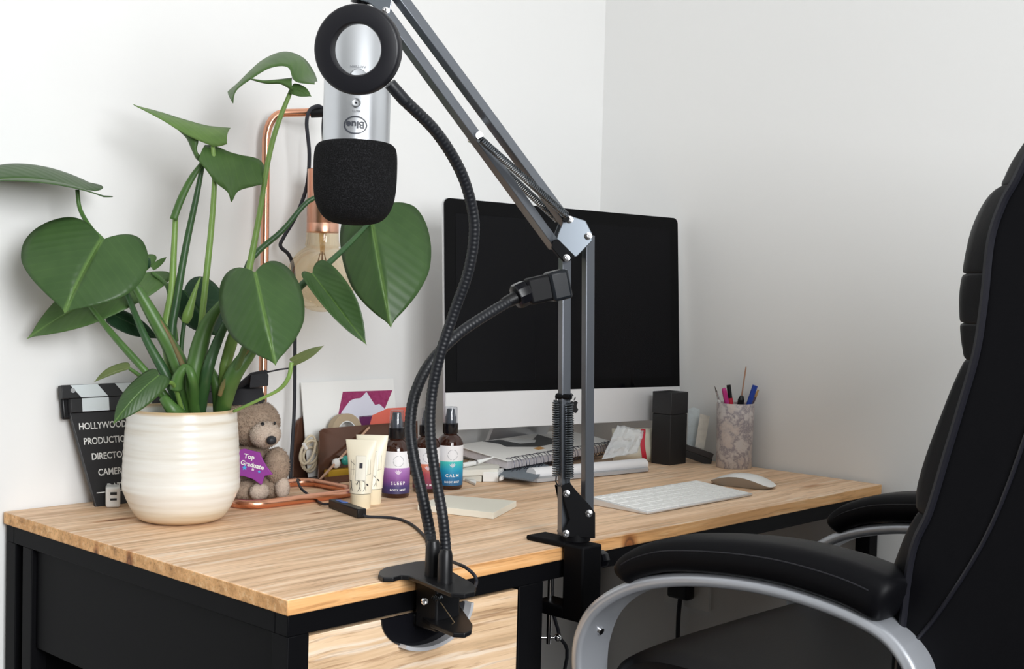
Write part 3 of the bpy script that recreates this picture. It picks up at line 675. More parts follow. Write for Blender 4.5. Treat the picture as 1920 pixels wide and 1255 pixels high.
# ================================================================ desk organiser with contents
def brown(name, col, r): return mat(name, col, r, .35, coat=.4)
BRN = brown('smoked_brown_acrylic', (.13, .060, .038), .14)
ox0, ox1, oyf, oyb = .500, .735, .612, .664
t = thing('desk_organiser', 'smoked brown letter organiser holding cards against the wall', 'organiser', ((ox0+ox1)/2, (oyf+oyb)/2, 0))
MB().box((ox0, oyf-.028, .0), (ox1, oyb, .004)).build('base_plate', BRN, t, bevel=.001)
pf = [V((ox0+.012, oyf, .004)), V((ox1, oyf, .004)), V((ox1, oyf+.006, .088)), V((ox0+.026, oyf+.006, .088)), V((ox0+.018, oyf+.006, .084))]
MB().prism(pf, (0, .003, 0)).build('front_panel', BRN, t, smooth=False)
bl_, bt_ = ony(553, 880, .663), ony(556, 800, .663)
MB().prism([V((ox0-.002, .662, .004)), V((ox1, .662, .004)), V((ox1, .662, .105)), V((ox0+.020, .662, .108)), V((ox0+.004, .662, .098)), V((ox0-.002, .662, .085))], (0, .003, 0)).build('back_panel', BRN, t, smooth=False)
MB().box((ox0+.003, oyf-.028, .004), (ox1, oyf-.025, .012)).build('front_lip', BRN, t)
# big white card with the crimson mountain print
cb = ony(557, 905, .640); ca = ony(583, 717, .668); cr = ony(792, 708, .668)
cb = V((.505, .640, .0045)); ctop = V((.522, .666, (ca.z)))
cb.x, ctop.x = .512, .512
cw = .205; cu_ = (ctop-cb); chh = cu_.length; cu_.normalize(); cxv = V((1, 0, 0)); cnv = cxv.cross(cu_)  # towards viewer
CM = frame(cb, cxv, cu_, cnv)
t = thing('greeting_card', 'large white card with a crimson and coral mountain picture in the organiser', 'card', cb)
MB().box((0, 0, -.001), (cw, chh, .001), CM).build('sheet', PAPER, t, smooth=False)
def cc(x, y, dz=.0012): return CM @ V((x, y, dz))
def cpx(x, y):
    d = ray(x, y); k = (cb-CAM).dot(cnv)/d.dot(cnv); p = CM.inverted() @ (CAM+d*k); return p.x, p.y
def cpoly(P, name, m, dz): MB().prism([cc(*cpx(x, y), dz) for x, y in P], cnv*.0002).build(name, m, t, smooth=False)
cpoly(((642, 735), (735, 732), (716, 778), (700, 800), (675, 800), (672, 780), (632, 785)), 'print_sky', mat('crimson_print', (.27, .02, .10), .6, vary=(120, (.40, .06, .18), .7)), .0012)
cpoly(((632, 790), (640, 772), (655, 752), (664, 748), (675, 747), (686, 735), (694, 748), (702, 760), (710, 758), (726, 772), (722, 780), (680, 782)), 'print_mountain', mat('pale_lilac_print', (.70, .70, .80), .6), .0016)
cpoly(((672, 781), (697, 779), (694, 800), (675, 801)), 'print_caption', mat('plum_print', (.12, .015, .09), .6), .0016)
cpoly(((697, 779), (726, 766), (765, 764), (765, 802), (690, 804)), 'print_ground', mat('coral_print', (.78, .16, .11), .6), .0018)
# masking tape roll
tc_ = ony(647, 812, .630); 
t = thing('tape_roll', 'roll of beige masking tape standing in the organiser', 'tape', tc_)
TMx = frame(tc_, V((1, 0, 0)), V((0, .12, .99)).normalized(), V((1, 0, 0)).cross(V((0, .12, .99))).normalized())
MB().lathe([(.0205, -.007), (.033, -.007), (.033, .007), (.0205, .007)], TMx, 40, closed=True).build('tape', mat('masking_tape', (.42, .33, .22), .6), t)
MB().lathe([(.0188, -.0065), (.0204, -.0065), (.0204, .0065), (.0188, .0065)], TMx, 40, closed=True).build('core', PAPER, t)
# cable coil
t = thing('cable_coil', 'beige looped cable stuffed in the left end of the organiser', 'cable', ony(575, 880, .632))
P = []
for i in range(46):
    a = i*.55; P.append(ony(580+15*math.cos(a+.5*math.sin(a*.13))+4*math.sin(a*.37), 852+(24+7*math.sin(a*.21))*math.sin(a)+7*math.cos(a*.23), .632+.006*math.sin(a*.31)))
MB().tube(spl(P, 4), .0021, 8).build('loops', mat('beige_cable', (.62, .54, .40), .5), t)
MB().cyl(ony(569, 832, .626), ony(574, 842, .626), .0032, .0032, 10).build('plug', WHITEP, t)
# wooden stick, yellow box, glue cap in front of the panel
o0, o1 = onz(594, 908, .006), ony(691, 803, oyf+.003)
o0 = ony(593, 907, oyf-.020); t = thing('wooden_pencil', 'long bare wooden stick leaning across the organiser front', 'stick', o0)
MB().cyl(o0, o1, .0021, .0021, 8).build('shaft', mat('pale_wood', (.55, .34, .23), .55), t); MB().cyl(o1, o1+(o1-o0).normalized()*.003, .0021, .0010, 8).build('tip', mat('pale_wood', (.55, .34, .23), .55), t)
yb = ony(600, 915, oyf-.014)
q0, q1 = .520, .59
o = MB().box((q0, oyf-.016, .0045), (q1, oyf-.003, .020)).build('yellow_box', mat('mustard_card', (.52, .30, .02), .5), bevel=.001); tag(o, 'small mustard yellow box at the foot of the organiser', 'box')
t = thing('ear_buds', 'white round ear bud with a teal tip on the yellow box', 'earphone', (.546, oyf-.010, .021))
MB().ell((.540, oyf-.010, .030), .0082, .006, .0085).build('bud', WHITEP, t); MB().ell((.560, oyf-.010, .0335), .0085, .006, .0085).build('teal_cap', mat('teal_plastic', (.03, .32, .27), .25), t)
MB().tube(spl([V((.540, oyf-.010, .036)), V((.550, oyf-.011, .0385)), V((.560, oyf-.010, .037))], 5), .0012, 6).build('wire', WHITEP, t)

# ================================================================ copper lamp
lx0, lx1, ly0, ly1 = .268, .478, .462, .598; tr = .0068
lamp = thing('table_lamp', 'bent copper tube table lamp with a big amber filament bulb', 'lamp', (.37, .53, 0))
def loop(r, n=7):
    P = []
    for x, y in rrect(lx0, ly0, lx1, ly1, .035, n): P.append(V((x, y, tr+.0003)))
    return P
MB().tube(loop(.03), tr, 14, closed=True).build('base_loop', COPPER, lamp)
pb0 = V((.388, ly1, tr)); ptop = at(499, 262, 2.09)
arm_end = at(604, 209, 2.10); bend = at(503, 213, 2.09)
P = [pb0, pb0.lerp(ptop, .33), pb0.lerp(ptop, .66), ptop]
for i in range(1, 9):
    a = i/8; P.append(ptop.lerp(bend, a).lerp(bend.lerp(at(535, 212, 2.095), a), a))
P += [at(570, 211, 2.10), arm_end]
MB().tube(P, tr*.98, 14).build('post', COPPER, lamp)
MB().cyl(at(583, 211, 2.1), at(622, 209, 2.1), .0088, .0088, 16).build('arm_clip', BLACKP, lamp)
s_t, s_b = at(605, 318, 2.1), at(605, 437, 2.1)
zM = Matrix.Translation(V((s_b.x, s_b.y, s_b.z))); sh = (s_t-s_b).length; sr = 30*2.1/FPX
MB().lathe([(sr*.96, 0), (sr, .001), (sr, sh*.14), (sr*.985, sh*.145), (sr*.985, sh*.155), (sr, sh*.16), (sr, sh-.001), (sr*.95, sh), (0, sh)], zM, 32).build('socket', COPPERB, lamp, label='copper lamp socket')
br = 64.5*2.1/FPX; nb = .55*br
bc = at(605, 521, 2.1).z - s_b.z
prof = [(nb*.95, 0.002)]
for i in range(0, 27):
    a = math.radians(62 - (62+90)*i/26); prof.append((max(br*math.cos(a), 0.0001), bc+br*math.sin(a)))
prof = [(nb*.85, .002), (nb*.86, -.012), (nb*.92, bc+br*.94)] + prof[1:]
prof = prof[::-1]
AG = clear('amber_bulb_glass', (.975, .90, .76), .03, .02)
mb = MB().lathe(prof, zM, 40); mb.f = [f for f in mb.f if len(f) == 4]; bulb = mb.build('bulb', AG, lamp, label='amber glass globe bulb')
MB().cyl(zM @ V((0, 0, .0)), zM @ V((0, 0, -.035)), .006, .0035, 12).build('bulb_stem', clear('stem_glass', (.85, .74, .58), .1), bulb)
mb = MB()
for k in range(6):
    a = k*math.pi/3; c_, s_ = math.cos(a), math.sin(a)
    mb.tube([zM @ V((.004*c_, .004*s_, -.033)), zM @ V((.014*c_, .014*s_, -.070))], .0005, 5)
mb.tube([zM @ V((0, 0, -.03)), zM @ V((0, 0, -.075))], .0008, 5)
mb.build('filament', mat('filament', (.30, .16, .06), .4, .6), bulb)
cp = [at(606, 204, 2.1), at(596, 199, 2.09), at(581, 207, 2.085), at(575, 232, 2.085), at(580, 290, 2.09), at(575, 350, 2.1), at(555, 405, 2.11), at(532, 445, 2.11), at(526, 462, 2.11), at(541, 477, 2.12), at(549, 500, 2.13), at(553, 560, 2.14), at(553, 640, 2.14), at(552, 760, 2.14), at(547, 850, 2.13), V((.455, .612, .012)), V((.470, .618, .004)), V((.500, .628, .003))]
MB().tube(spl(cp, 6), .0031, 8).build('cord', CORD, lamp)
cs = [zM @ V((0, 0, sh)), zM @ V((0, 0, sh+.03)), at(606, 240, 2.1), at(608, 214, 2.1)]
MB().tube(spl(cs, 4), .003, 8).build('socket_cord', CORD, lamp)

# ================================================================ teddy bear
FUR = mat('taupe_fur', (.36, .27, .20), .95, vary=(160, (.26, .19, .14), .8)); FURL = mat('pale_fur', (.56, .46, .38), .95, vary=(180, (.46, .37, .30), .7))
bear = thing('teddy_bear', 'taupe plush teddy bear with black graduation cap and purple star, behind the plant pot', 'teddy bear', onz(470, 925))
def furball(name, c, rx, ry, rz, m, n, ln=.0036, M=None, p=1.0, parent=None):
    mb = MB().ell(c, rx, ry, rz, M, 22, 14, p); mb.spikes(c, rx, ry, rz, n, ln, M); return mb.build(name, m, parent or bear, ang=180)
BD = 1.985; k_ = BD/FPX
hc = at(472, 792, BD); furball('head', hc, 54*k_, 46*k_, 44*k_, FUR, 3800, .0042, Matrix.Rotation(.1, 3, 'Y'))
bt = at(470, 880, BD+.01); furball('torso', bt, 50*k_, 44*k_, 52*k_, FUR, 3000)
furball('muzzle', at(497, 815, BD-.028), 30*k_, 24*k_, 24*k_, FURL, 1500, .0032)
furball('ear', at(430, 768, BD+.01), 17*k_, 10*k_, 17*k_, FUR, 500)
furball('arm', at(519, 874, BD-.022), 24*k_, 22*k_, 34*k_, FUR, 1200)
furball('arm', at(440, 868, BD-.02), 20*k_, 20*k_, 34*k_, FUR, 600)
l1 = furball('leg', at(468, 920, BD-.030), 36*k_, 22*k_, 19*k_, FUR, 1200); furball('paw_pad', at(486, 922, BD-.050), 19*k_, 13*k_, 15*k_, FURL, 700, .0030, parent=l1)
l2 = furball('leg', at(510, 908, BD-.012), 24*k_, 22*k_, 26*k_, FUR, 900); furball('paw_pad', at(529, 915, BD-.026), 14*k_, 12*k_, 20*k_, FURL, 500, .0030, parent=l2)
MB().ell(at(509, 826, BD-.049), 10*k_, 8*k_, 8.5*k_, None, 16, 10).build('nose', mat('nose_thread', (.012, .014, .02), .45, bump=(900, .6, .001)), bear)
MB().ell(at(492.5, 797, BD-.040), 4.0*k_, 3.6*k_, 5.4*k_, None, 12, 8).build('eye', BLACKG, bear); MB().ell(at(515, 794, BD-.036), 2.4*k_, 2.4*k_, 3.4*k_, None, 12, 8).build('eye', BLACKG, bear)
# purple star badge
STM = mat('purple_felt', (.27, .035, .30), .6); sd = BD-.062
stp = [(438, 846), (458, 842), (474, 846), (487, 849), (492, 862), (500, 876), (511, 890), (496, 893), (490, 910), (474, 899), (456, 893), (436, 893), (428, 880), (432, 862)]
st = MB().prism([at(x, y, sd) for x, y in stp], CF*.005).build('star_badge', STM, bear, smooth=False, bevel=.0008, label='purple star reading Top Graduate')
def onst(cx, cy, ang):
    def f(x, y):
        X, Y = x*math.cos(ang)-y*math.sin(ang), x*math.sin(ang)+y*math.cos(ang); return at(cx, cy, sd-.0006) + CR*X + CU*Y
    return f
put_text(st, 'Top', .0095, onst(467.5, 857, -.17), INKW, .03); put_text(st, 'Graduate', .0095, onst(473, 872.5, -.24), INKW, .03, .98)
for x, y, r_, c_ in ((458.5, 877.5, 5.2, mat('badge_blue', (.08, .42, .75), .5)), (474, 880.5, 3.6, mat('badge_white', (.75, .65, .75), .5)), (486, 885, 3.2, mat('badge_blue', (.08, .42, .75), .5))):
    MB().prism([at(x+r_*(1 if i % 2 == 0 else .5)*math.sin(i*math.pi/5), y-r_*(1 if i % 2 == 0 else .5)*math.cos(i*math.pi/5), sd-.0004) for i in range(10)], CF*.0004).build('little_star', c_, st, smooth=False)
# graduation cap
CAPM = mat('black_felt', (.014, .014, .018), .8)
cap = MB().prism([at(426, 741, BD-.03), at(470, 703, BD-.035), at(497, 697, BD-.01), at(503, 700, BD-.006), at(458, 738, BD+.03)], (0, 0, .0035)).build('cap_board', CAPM, bear, smooth=False, bevel=.001)
MB().prism([at(470, 704, BD-.035), at(497, 698, BD-.012), at(503, 703, BD-.012), at(502, 724, BD-.02), at(468, 728, BD-.04)], CF*.004).build('cap_flap', CAPM, cap, smooth=False, bevel=.001)
mb = MB(); cm = at(462, 742, BD); mb.lathe([(36*k_, -.012), (30*k_, .012), (0, .014)], Matrix.Translation(cm), 24); mb.build('cap_band', CAPM, cap)
MB().tube([at(497, 699, BD-.012), at(525, 693, BD+.03), at(551, 690, BD+.06)], .0013, 6).build('tassel_cord', CORD, cap)

# ================================================================ clapperboard
cb0 = onz(180, 951); e_u = V((0, .036, .178)).normalized(); e_x = V((1, 0, 0)); e_n = e_x.cross(e_u)
KM2 = frame(cb0, e_x, e_u, e_n); CWD, CBH = .205, .137
cl = thing('clapperboard', 'black and white film clapperboard leaning on the wall behind the plant pot', 'clapperboard', cb0)
SLATE = mat('slate_black', (.014, .014, .016), .45)

def onb(x, y, z=.0004): return KM2 @ V((x, y, z))
def bpx(x, y):
    d = ray(x, y); k = (cb0-CAM).dot(e_n)/d.dot(e_n); p = KM2.inverted() @ (CAM+d*k); return p.x, p.y
tl_ = bpx(131, 775); CBH = tl_[1]; SX = bpx(113, 735)[0]; S0 = bpx(150, 755)[0]
bo = MB().prism([onb(0, 0, -.006), onb(CWD, 0, -.006), onb(CWD-tl_[0], CBH, -.006), onb(tl_[0], CBH, -.006)], e_n*.006).build('board', SLATE, cl, bevel=.0008, smooth=False)
for body, x, y, sz in (('HOLLYWOOD', 148, 801, .0135), ('PRODUCTION', 157, 829, .0135), ('DIRECTOR', 172, 857.5, .0135), ('CAMERA', 184, 887, .0135), ('DATE', 201, 914, .0135)):
    bx_, by_ = bpx(x, y)
    put_text(bo, body, sz, (lambda bx_, by_: lambda a, c: onb(bx_+a, by_+c))(bx_, by_), INKW, .02, .86, align='l')
bx_, by_ = bpx(181, 925); MB().prism([onb(bx_, by_-.0006), onb(bx_+.06, by_-.0006), onb(bx_+.06, by_+.0008), onb(bx_, by_+.0008)], e_n*.0003).build('ruled_line', INKW, bo, smooth=False)
def stick(z0, z1, lean, off, name):
    s = MB().box((off, z0, -.006), (CWD-tl_[0]+.004, z1, .005), KM2).build(name, SLATE, cl, bevel=.0008)
    wd = .0425
    for i in range(3):
        a = S0 + i*.0705; e = .0005 if lean > 0 else -.0155
        q = [(a, z0+.0006), (a+wd, z0+.0006), (a+wd+e, z1-.0006), (a+e, z1-.0006)]
        MB().prism([onb(x, y, .0052) for x, y in q], e_n*.0003).build('stripe', mat('pale_blue_white_stripe', (.70, .76, .78), .5), s, smooth=False)
    return s
zs = CBH
stick(zs, zs+.0205, 1, SX+.012, 'lower_stick'); stick(zs+.0208, zs+.0405, -1, SX, 'upper_stick')
hp = KM2 @ V((SX+.016, zs+.032, .005)); MB().cyl(hp, hp+e_n*.002, .0042, .0036, 16).build('rivet', STEEL, cl)
MB().box((SX+.004, zs-.008, -.014), (SX+.040, zs+.034, -.006), KM2).build('hinge_block', BLACKP, cl, bevel=.003)
# charger in front
c0 = onz(212, 953); t = thing('usb_charger', 'small white two-port charger cube in front of the clapperboard', 'charger', c0)
e1, e2 = V((CR.x, CR.y, 0)).normalized(), V((CF.x, CF.y, 0)).normalized(); e1 = (e1+e2*.35).normalized(); e2 = V((-e1.y, e1.x, 0))
QM = frame(c0, e1, e2, V((0, 0, 1)))
MB().box((-.010, 0, .0004), (.010, .030, .030), QM).build('body', WHITEP, t, bevel=.003)
for z_, h_ in ((.019, .004), (.011, .003)): MB().box((-.004, -.0006, z_), (.005, .0008, z_+h_), QM).build('port', BLACKP, t)

# ================================================================ plant
POT = V((.158, .462, 0)); 
m = bpy.data.materials.new('cream_glaze'); m.use_nodes = True; nt = m.node_tree; b = nt.nodes['Principled BSDF']; b.inputs['Roughness'].default_value = .27; b.inputs['Specular IOR Level'].default_value = .4
tc = nt.nodes.new('ShaderNodeTexCoord'); mp = nt.nodes.new('ShaderNodeMapping'); mp.inputs['Scale'].default_value = (6, 6, 95); nt.links.new(tc.outputs['Object'], mp.inputs[0])
n1 = nt.nodes.new('ShaderNodeTexNoise'); n1.inputs['Scale'].default_value = 1; n1.inputs['Detail'].default_value = 4; nt.links.new(mp.outputs[0], n1.inputs[0])
r = ramp(nt, [(.25, (.63, .56, .45)), (.42, (.74, .71, .64)), (.62, (.79, .775, .725))]); nt.links.new(n1.outputs[0], r.inputs[0])
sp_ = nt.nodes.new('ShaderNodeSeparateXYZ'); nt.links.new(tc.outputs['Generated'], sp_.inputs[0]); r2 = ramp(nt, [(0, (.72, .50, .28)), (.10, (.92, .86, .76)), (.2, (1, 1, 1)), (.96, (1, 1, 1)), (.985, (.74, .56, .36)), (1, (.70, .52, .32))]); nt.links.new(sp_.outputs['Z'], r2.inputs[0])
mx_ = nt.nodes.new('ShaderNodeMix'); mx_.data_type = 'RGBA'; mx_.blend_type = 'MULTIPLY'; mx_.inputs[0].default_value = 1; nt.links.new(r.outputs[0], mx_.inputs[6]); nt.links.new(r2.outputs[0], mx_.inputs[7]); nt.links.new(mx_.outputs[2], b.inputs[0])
GLAZE = m
R_ = 109*1.775/FPX; PH = .1535
pr = []
for i in range(65):
    t_ = i/64; z = PH*t_
    rad = R_*(.62+.38*min(1, (t_/.30))**.55) if t_ < .30 else R_*(1 - .075*((t_-.30)/.70)**1.8)
    if t_ < .03: rad *= .9+.1*t_/.03
    rad += (.00028+.00022*math.sin(t_*23))*math.sin(t_*math.pi*2*15+1.5*math.sin(t_*9)) if .1 < t_ < .93 else 0
    pr.append((rad, z))
prof = [(0, 0)] + pr + [(R_*.905, PH+.002), (R_*.88, PH), (R_*.875, PH-.012), (R_*.88, PH-.03), (0, PH-.032)]
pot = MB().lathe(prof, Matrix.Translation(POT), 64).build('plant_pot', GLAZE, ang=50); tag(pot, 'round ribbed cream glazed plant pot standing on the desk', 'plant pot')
plant = thing('monstera_plant', 'leafy green split-leaf houseplant growing from the cream pot', 'plant', POT+V((0, 0, PH-.030)))
so = MB().lathe([(0, PH-.031), (R_*.873, PH-.030), (R_*.87, PH-.022), (0, PH-.016)], Matrix.Translation(POT), 32)
for _ in range(160):
    a = random.uniform(0, 6.28); q = R_*.84*math.sqrt(random.random()); s_ = random.uniform(.002, .005); so.ell(POT+V((q*math.cos(a), q*math.sin(a), PH-.019)), s_, s_*random.uniform(.6, 1), s_*.6, None, 6, 4)
so.build('soil', mat('potting_soil', (.035, .022, .016), .95), plant)
LG = leafmat('leaf_green', (.060, .122, .040), (.14, .25, .07)); LD = leafmat('leaf_dark', (.026, .070, .034), (.05, .12, .045)); LL = leafmat('leaf_light', (.17, .29, .085), (.25, .40, .13), .5); LY = leafmat('leaf_olive', (.15, .19, .07), (.24, .28, .11), .5)
LP_ = leafmat('leaf_pale', (.105, .20, .062), (.19, .33, .10), .42)
HALF = [(0, 0), (.16, -.085), (.38, -.15), (.62, -.145), (.83, -.05), (.96, .10), (1.0, .27), (.96, .43), (.85, .58), (.62, .73), (.34, .855), (.13, .93), (.045, .968), (0, 1)]
def leaf(name, B, T_, Lp, Rp, m, arch=0., cup=0., hole=None, lobes=1.0, half=None, ruf=.0, twist=0):
    Bv, Tv, Lv, Rv = at(*B), at(*T_), at(*Lp), at(*Rp); ax = Tv-Bv; ln = ax.length
    hf = half or HALF; O = spl([V((a, c*(lobes if c < 0 else 1), 0)) for a, c in hf], 4); n = len(O); K = 7
    def side(P):
        w_ = P-Bv; return w_ - ax*(w_.dot(ax)/ax.length_squared)
    sl, sr_ = side(Lv), side(Rv); nrm = ax.cross(sl-sr_).normalized()
    if nrm.dot(CAM-Bv) < 0: nrm = -nrm
    sl_u = max((Lv-Bv).dot(ax)/ax.length_squared, 0) if False else .27
    mb = MB(); uv = []
    for sgn, sv in ((1, sl), (-1, sr_)):
        b0 = len(mb.v); vs = []
        for i in range(n):
            mu_ = i/(n-1); o_ = O[i]
            for k in range(K+1):
                q = k/K; u = mu_*(1-q)+o_.y*q; v = o_.x*q
                p = Bv + ax*u + sv*v + nrm*(arch*4*max(u, -.2)*(1-u)) - nrm*(cup*v*v) + nrm*ruf*math.sin(u*17+sgn)*v*v
                vs.append(p); uv.append((u, sgn*v))
        fs = []
        for i in range(n-1):
            for k in range(K):
                u = (uv[b0+i*(K+1)+k][0]); v = abs(uv[b0+i*(K+1)+k][1])
                if hole and sgn == hole[0] and hole[1] < u < hole[2] and hole[3] < v < hole[4]: continue
                f = (i*(K+1)+k, (i+1)*(K+1)+k, (i+1)*(K+1)+k+1, i*(K+1)+k+1); fs.append(f if sgn > 0 else f[::-1])
        mb.add(vs, fs)
    mb.uv = uv
    return mb.build('leaf', m, plant, ang=180, solid=.0007)
d1 = 1.80
leaf('l', (190, 451, 1.745), (121, 588, 1.69), (36, 462, 1.72), (274, 503, 1.73), LG, .006, .012, lobes=1.35)
leaf('l', (478, 511, 1.63), (517, 686, 1.60), (408, 560, 1.635), (578, 596, 1.645), LG, .008, .012, lobes=.85)
leaf('l', (694, 398, 1.84), (733, 615, 1.80), (634, 440, 1.86), (806, 446, 1.855), LG, .010, .008, lobes=.5)
leaf('l', (142, 352, 1.79), (-75, 352, 1.72), (62, 309, 1.83), (40, 345, 1.70), LG, .012, .010, lobes=1.9)
leaf('l', (270, 512, 1.86), (50, 636, 1.80), (165, 520, 1.85), (220, 590, 1.80), LP_, .006, .004)
leaf('l', (211, 590, 1.85), (298, 636, 1.84), (245, 588, 1.85), (228, 622, 1.84), LD, .004, .004, lobes=.4)
ROLL_ = [(0, 0), (.35, -.02), (.7, .02), (.95, .08), (1, .18), (.92, .35), (.74, .52), (.5, .7), (.26, .86), (.1, .95), (0, 1)]
def blade(bands, m, bulge=.004):
    """leaf blade between two traced edges (pixel, pixel, distance); several bands make one leaf with a gap"""
    mb = MB(); uv = []
    for T_, B_ in bands:
        A_, C_ = spl([at(*p) for p in T_], 6), spl([at(*p) for p in B_], 6); n = 40; K = 6; vs = []; fs = []
        def pk(Q, t): i = t*(len(Q)-1); k = int(min(i, len(Q)-2)); return Q[k].lerp(Q[k+1], i-k)
        for i in range(n+1):
            a, c = pk(A_, i/n), pk(C_, i/n)
            for k in range(K+1): vs.append(a.lerp(c, k/K) - CF*bulge*4*(k/K)*(1-k/K)); uv.append((i/n, .2+.7*k/K))
        for i in range(n):
            for k in range(K): fs.append((i*(K+1)+k, (i+1)*(K+1)+k, (i+1)*(K+1)+k+1, i*(K+1)+k+1))
        mb.add(vs, fs)
    mb.uv = uv; return mb.build('leaf', m, plant, ang=180, solid=.0007)
def dd(P, d): return [(x, y, d) for x, y in P]
blade([(dd(((254, 198), (300, 210), (345, 224), (390, 236), (432, 240)), 1.82), dd(((254, 199), (305, 226), (345, 251), (380, 267), (405, 275), (426, 270)), 1.785))], LL, .010)
blade([(dd(((384, 272), (398, 273), (414, 278), (430, 285), (452, 291), (478, 296), (492, 305), (498, 320)), 1.80), dd(((372, 302), (386, 318), (404, 342), (427, 361), (434, 379), (446, 359), (474, 350), (491, 346)), 1.775)),
       (dd(((336, 246), (350, 260), (360, 282), (368, 298), (376, 303)), 1.80), dd(((366, 254), (372, 264), (369, 280), (374, 290), (386, 288)), 1.795))], LP_, .004)
blade([(dd(((427, 172), (452, 150), (490, 114), (532, 97), (568, 108), (588, 134), (595, 153)), 1.85), dd(((437, 194), (443, 170), (474, 146), (508, 127), (540, 126), (553, 152), (590, 158)), 1.775)),
       (dd(((470, 148), (495, 151), (522, 149), (548, 146)), 1.785), dd(((472, 150), (500, 157), (527, 158), (550, 172)), 1.77))], LP_, .008)
leaf('l', (547, 164, 1.782), (584, 181, 1.78), (566, 160, 1.785), (560, 182, 1.775), LP_, .002, .002, lobes=.2)
leaf('l', (586, 514, 1.73), (688, 648, 1.70), (640, 520, 1.73), (592, 560, 1.72), LG, .004, -.012, lobes=.5)
leaf('l', (345, 545, 1.90), (408, 632, 1.88), (310, 560, 1.90), (436, 575, 1.90), LD, .004, .006, lobes=.8)
leaf('l', (298, 704, 1.70), (212, 796, 1.665), (248, 716, 1.70), (275, 765, 1.68), LG, .006, .006, lobes=.4)
leaf('l', (243, 690, 1.75), (176, 717, 1.73), (222, 684, 1.75), (215, 704, 1.74), LY, .003, .0, lobes=.3)
leaf('l', (548, 678, 1.73), (608, 648, 1.73), (566, 660, 1.73), (575, 676, 1.73), LY, .002, .0, lobes=.3)
leaf('l', (285, 502, 1.85), (313, 482, 1.85), (290, 492, 1.85), (300, 500, 1.85), LP_, .001, 0, lobes=.2)
leaf('l', (268, 496, 1.86), (282, 484, 1.86), (268, 482, 1.86), (284, 498, 1.86), LD, .001, 0, lobes=.2)
SG = mat('stem_green', (.075, .17, .035), .42, vary=(30, (.05, .11, .03), .7)); SL = mat('stem_light', (.22, .36, .085), .42, vary=(25, (.14, .26, .06), .6)); SDK = mat('stem_dark', (.030, .085, .030), .42, vary=(30, (.05, .12, .03), .6)); SB = mat('stem_brown', (.20, .12, .05), .6, vary=(40, (.10, .14, .04), .7))
def stem(P, R, m, name='petiole', d0=1.785, flat=1.0):
    P = [(p[0], p[1], p[2] if len(p) > 2 else d0) for p in P]
    P = [(x, 786, 1.80) if y_ > 784 else (x, y_, d_) for x, y_, d_ in P]
    Q = spl([at(*p) for p in P], 6); nq = len(Q); R2 = []
    for i in range(nq):
        t_ = i/(nq-1)*(len(R)-1); a = int(min(t_, len(R)-2)); R2.append((R[a]+(R[a+1]-R[a])*(t_-a))*1.78/FPX)
    MB().tube(Q, R2, 10, flat=flat).build(name, m, plant, ang=180)
stem([(145, 356, 1.79), (150, 392, 1.79), (170, 428, 1.78), (192, 452, 1.77), (225, 500, 1.775), (256, 540, 1.775), (305, 625), (338, 690), (365, 790)], [4, 4, 5, 6, 7, 13, 17, 14], SG)
stem([(258, 538, 1.773), (312, 622, 1.78), (346, 692, 1.77)], [2, 4, 5], SB, 'sheath_edge')
stem([(190, 452, 1.75), (215, 505, 1.80), (238, 552, 1.80), (272, 632), (312, 705), (352, 792)], [3, 5, 6, 10, 12], SDK)
stem([(162, 566, 1.80), (205, 620, 1.79), (240, 660), (280, 705), (345, 792)], [4, 6, 7, 7, 7], SG)
stem([(329, 405, 1.81), (326, 470, 1.81), (322, 545, 1.81), (312, 625, 1.81), (330, 720, 1.80), (352, 792)], [5, 6, 8, 13, 14], SL)
stem([(383, 292, 1.81), (368, 370, 1.81), (349, 460, 1.81), (332, 560, 1.805), (322, 650, 1.80), (345, 792, 1.80)], [4, 6, 7, 8, 9], SDK)
stem([(399, 274, 1.79), (402, 340, 1.79), (396, 430, 1.79), (384, 545, 1.79), (375, 640, 1.79), (366, 792)], [4, 5, 6, 6, 7], SL)
stem([(417, 566, 1.765), (388, 610, 1.765), (372, 660, 1.765), (362, 720, 1.765), (375, 792)], [6, 14, 17, 15, 13], SG)
stem([(436, 580, 1.76), (408, 640, 1.76), (388, 700, 1.755), (372, 792, 1.76)], [5, 9, 11, 12], SDK)
stem([(452, 585, 1.77), (438, 630, 1.77), (426, 672, 1.77), (420, 700, 1.77), (415, 792)], [9, 11, 10, 9], SL)
stem([(492, 628, 1.75), (462, 668, 1.75), (434, 712, 1.75), (412, 792, 1.755)], [9, 14, 16, 15], SG)
stem([(482, 636, 1.742), (448, 678, 1.742), (420, 720, 1.745), (412, 742, 1.75)], [3, 5, 5, 4], SB, 'sheath_edge')
stem([(545, 172, 1.785), (520, 235, 1.785), (503, 300, 1.785), (487, 400, 1.785), (470, 490, 1.785), (448, 600, 1.78)], [4, 5, 5, 6, 8], SL)
stem([(720, 395, 1.85), (650, 388, 1.85), (588, 372, 1.84), (530, 432, 1.82), (466, 495, 1.80), (452, 590, 1.78)], [5, 5, 5, 6, 7], SDK)
stem([(700, 410, 1.84), (652, 460, 1.80), (600, 508, 1.77), (556, 545, 1.75), (492, 630, 1.75)], [4, 5, 6, 7, 9], SDK)
stem([(478, 514, 1.632), (480, 560, 1.66), (470, 620, 1.70), (440, 700, 1.745)], [4, 5, 6, 7], SG)
stem([(547, 680, 1.73), (541, 708, 1.73), (524, 730, 1.735), (490, 748, 1.74), (438, 772, 1.755)], [4, 4, 3, 3], SL)
stem([(297, 706, 1.70), (312, 716, 1.72), (328, 726, 1.75), (345, 792, 1.77)], [3, 4, 4, 5], SL)
stem([(242, 691, 1.75), (262, 705, 1.76), (290, 730, 1.77), (340, 792, 1.77)], [3, 4, 4, 5], SG)
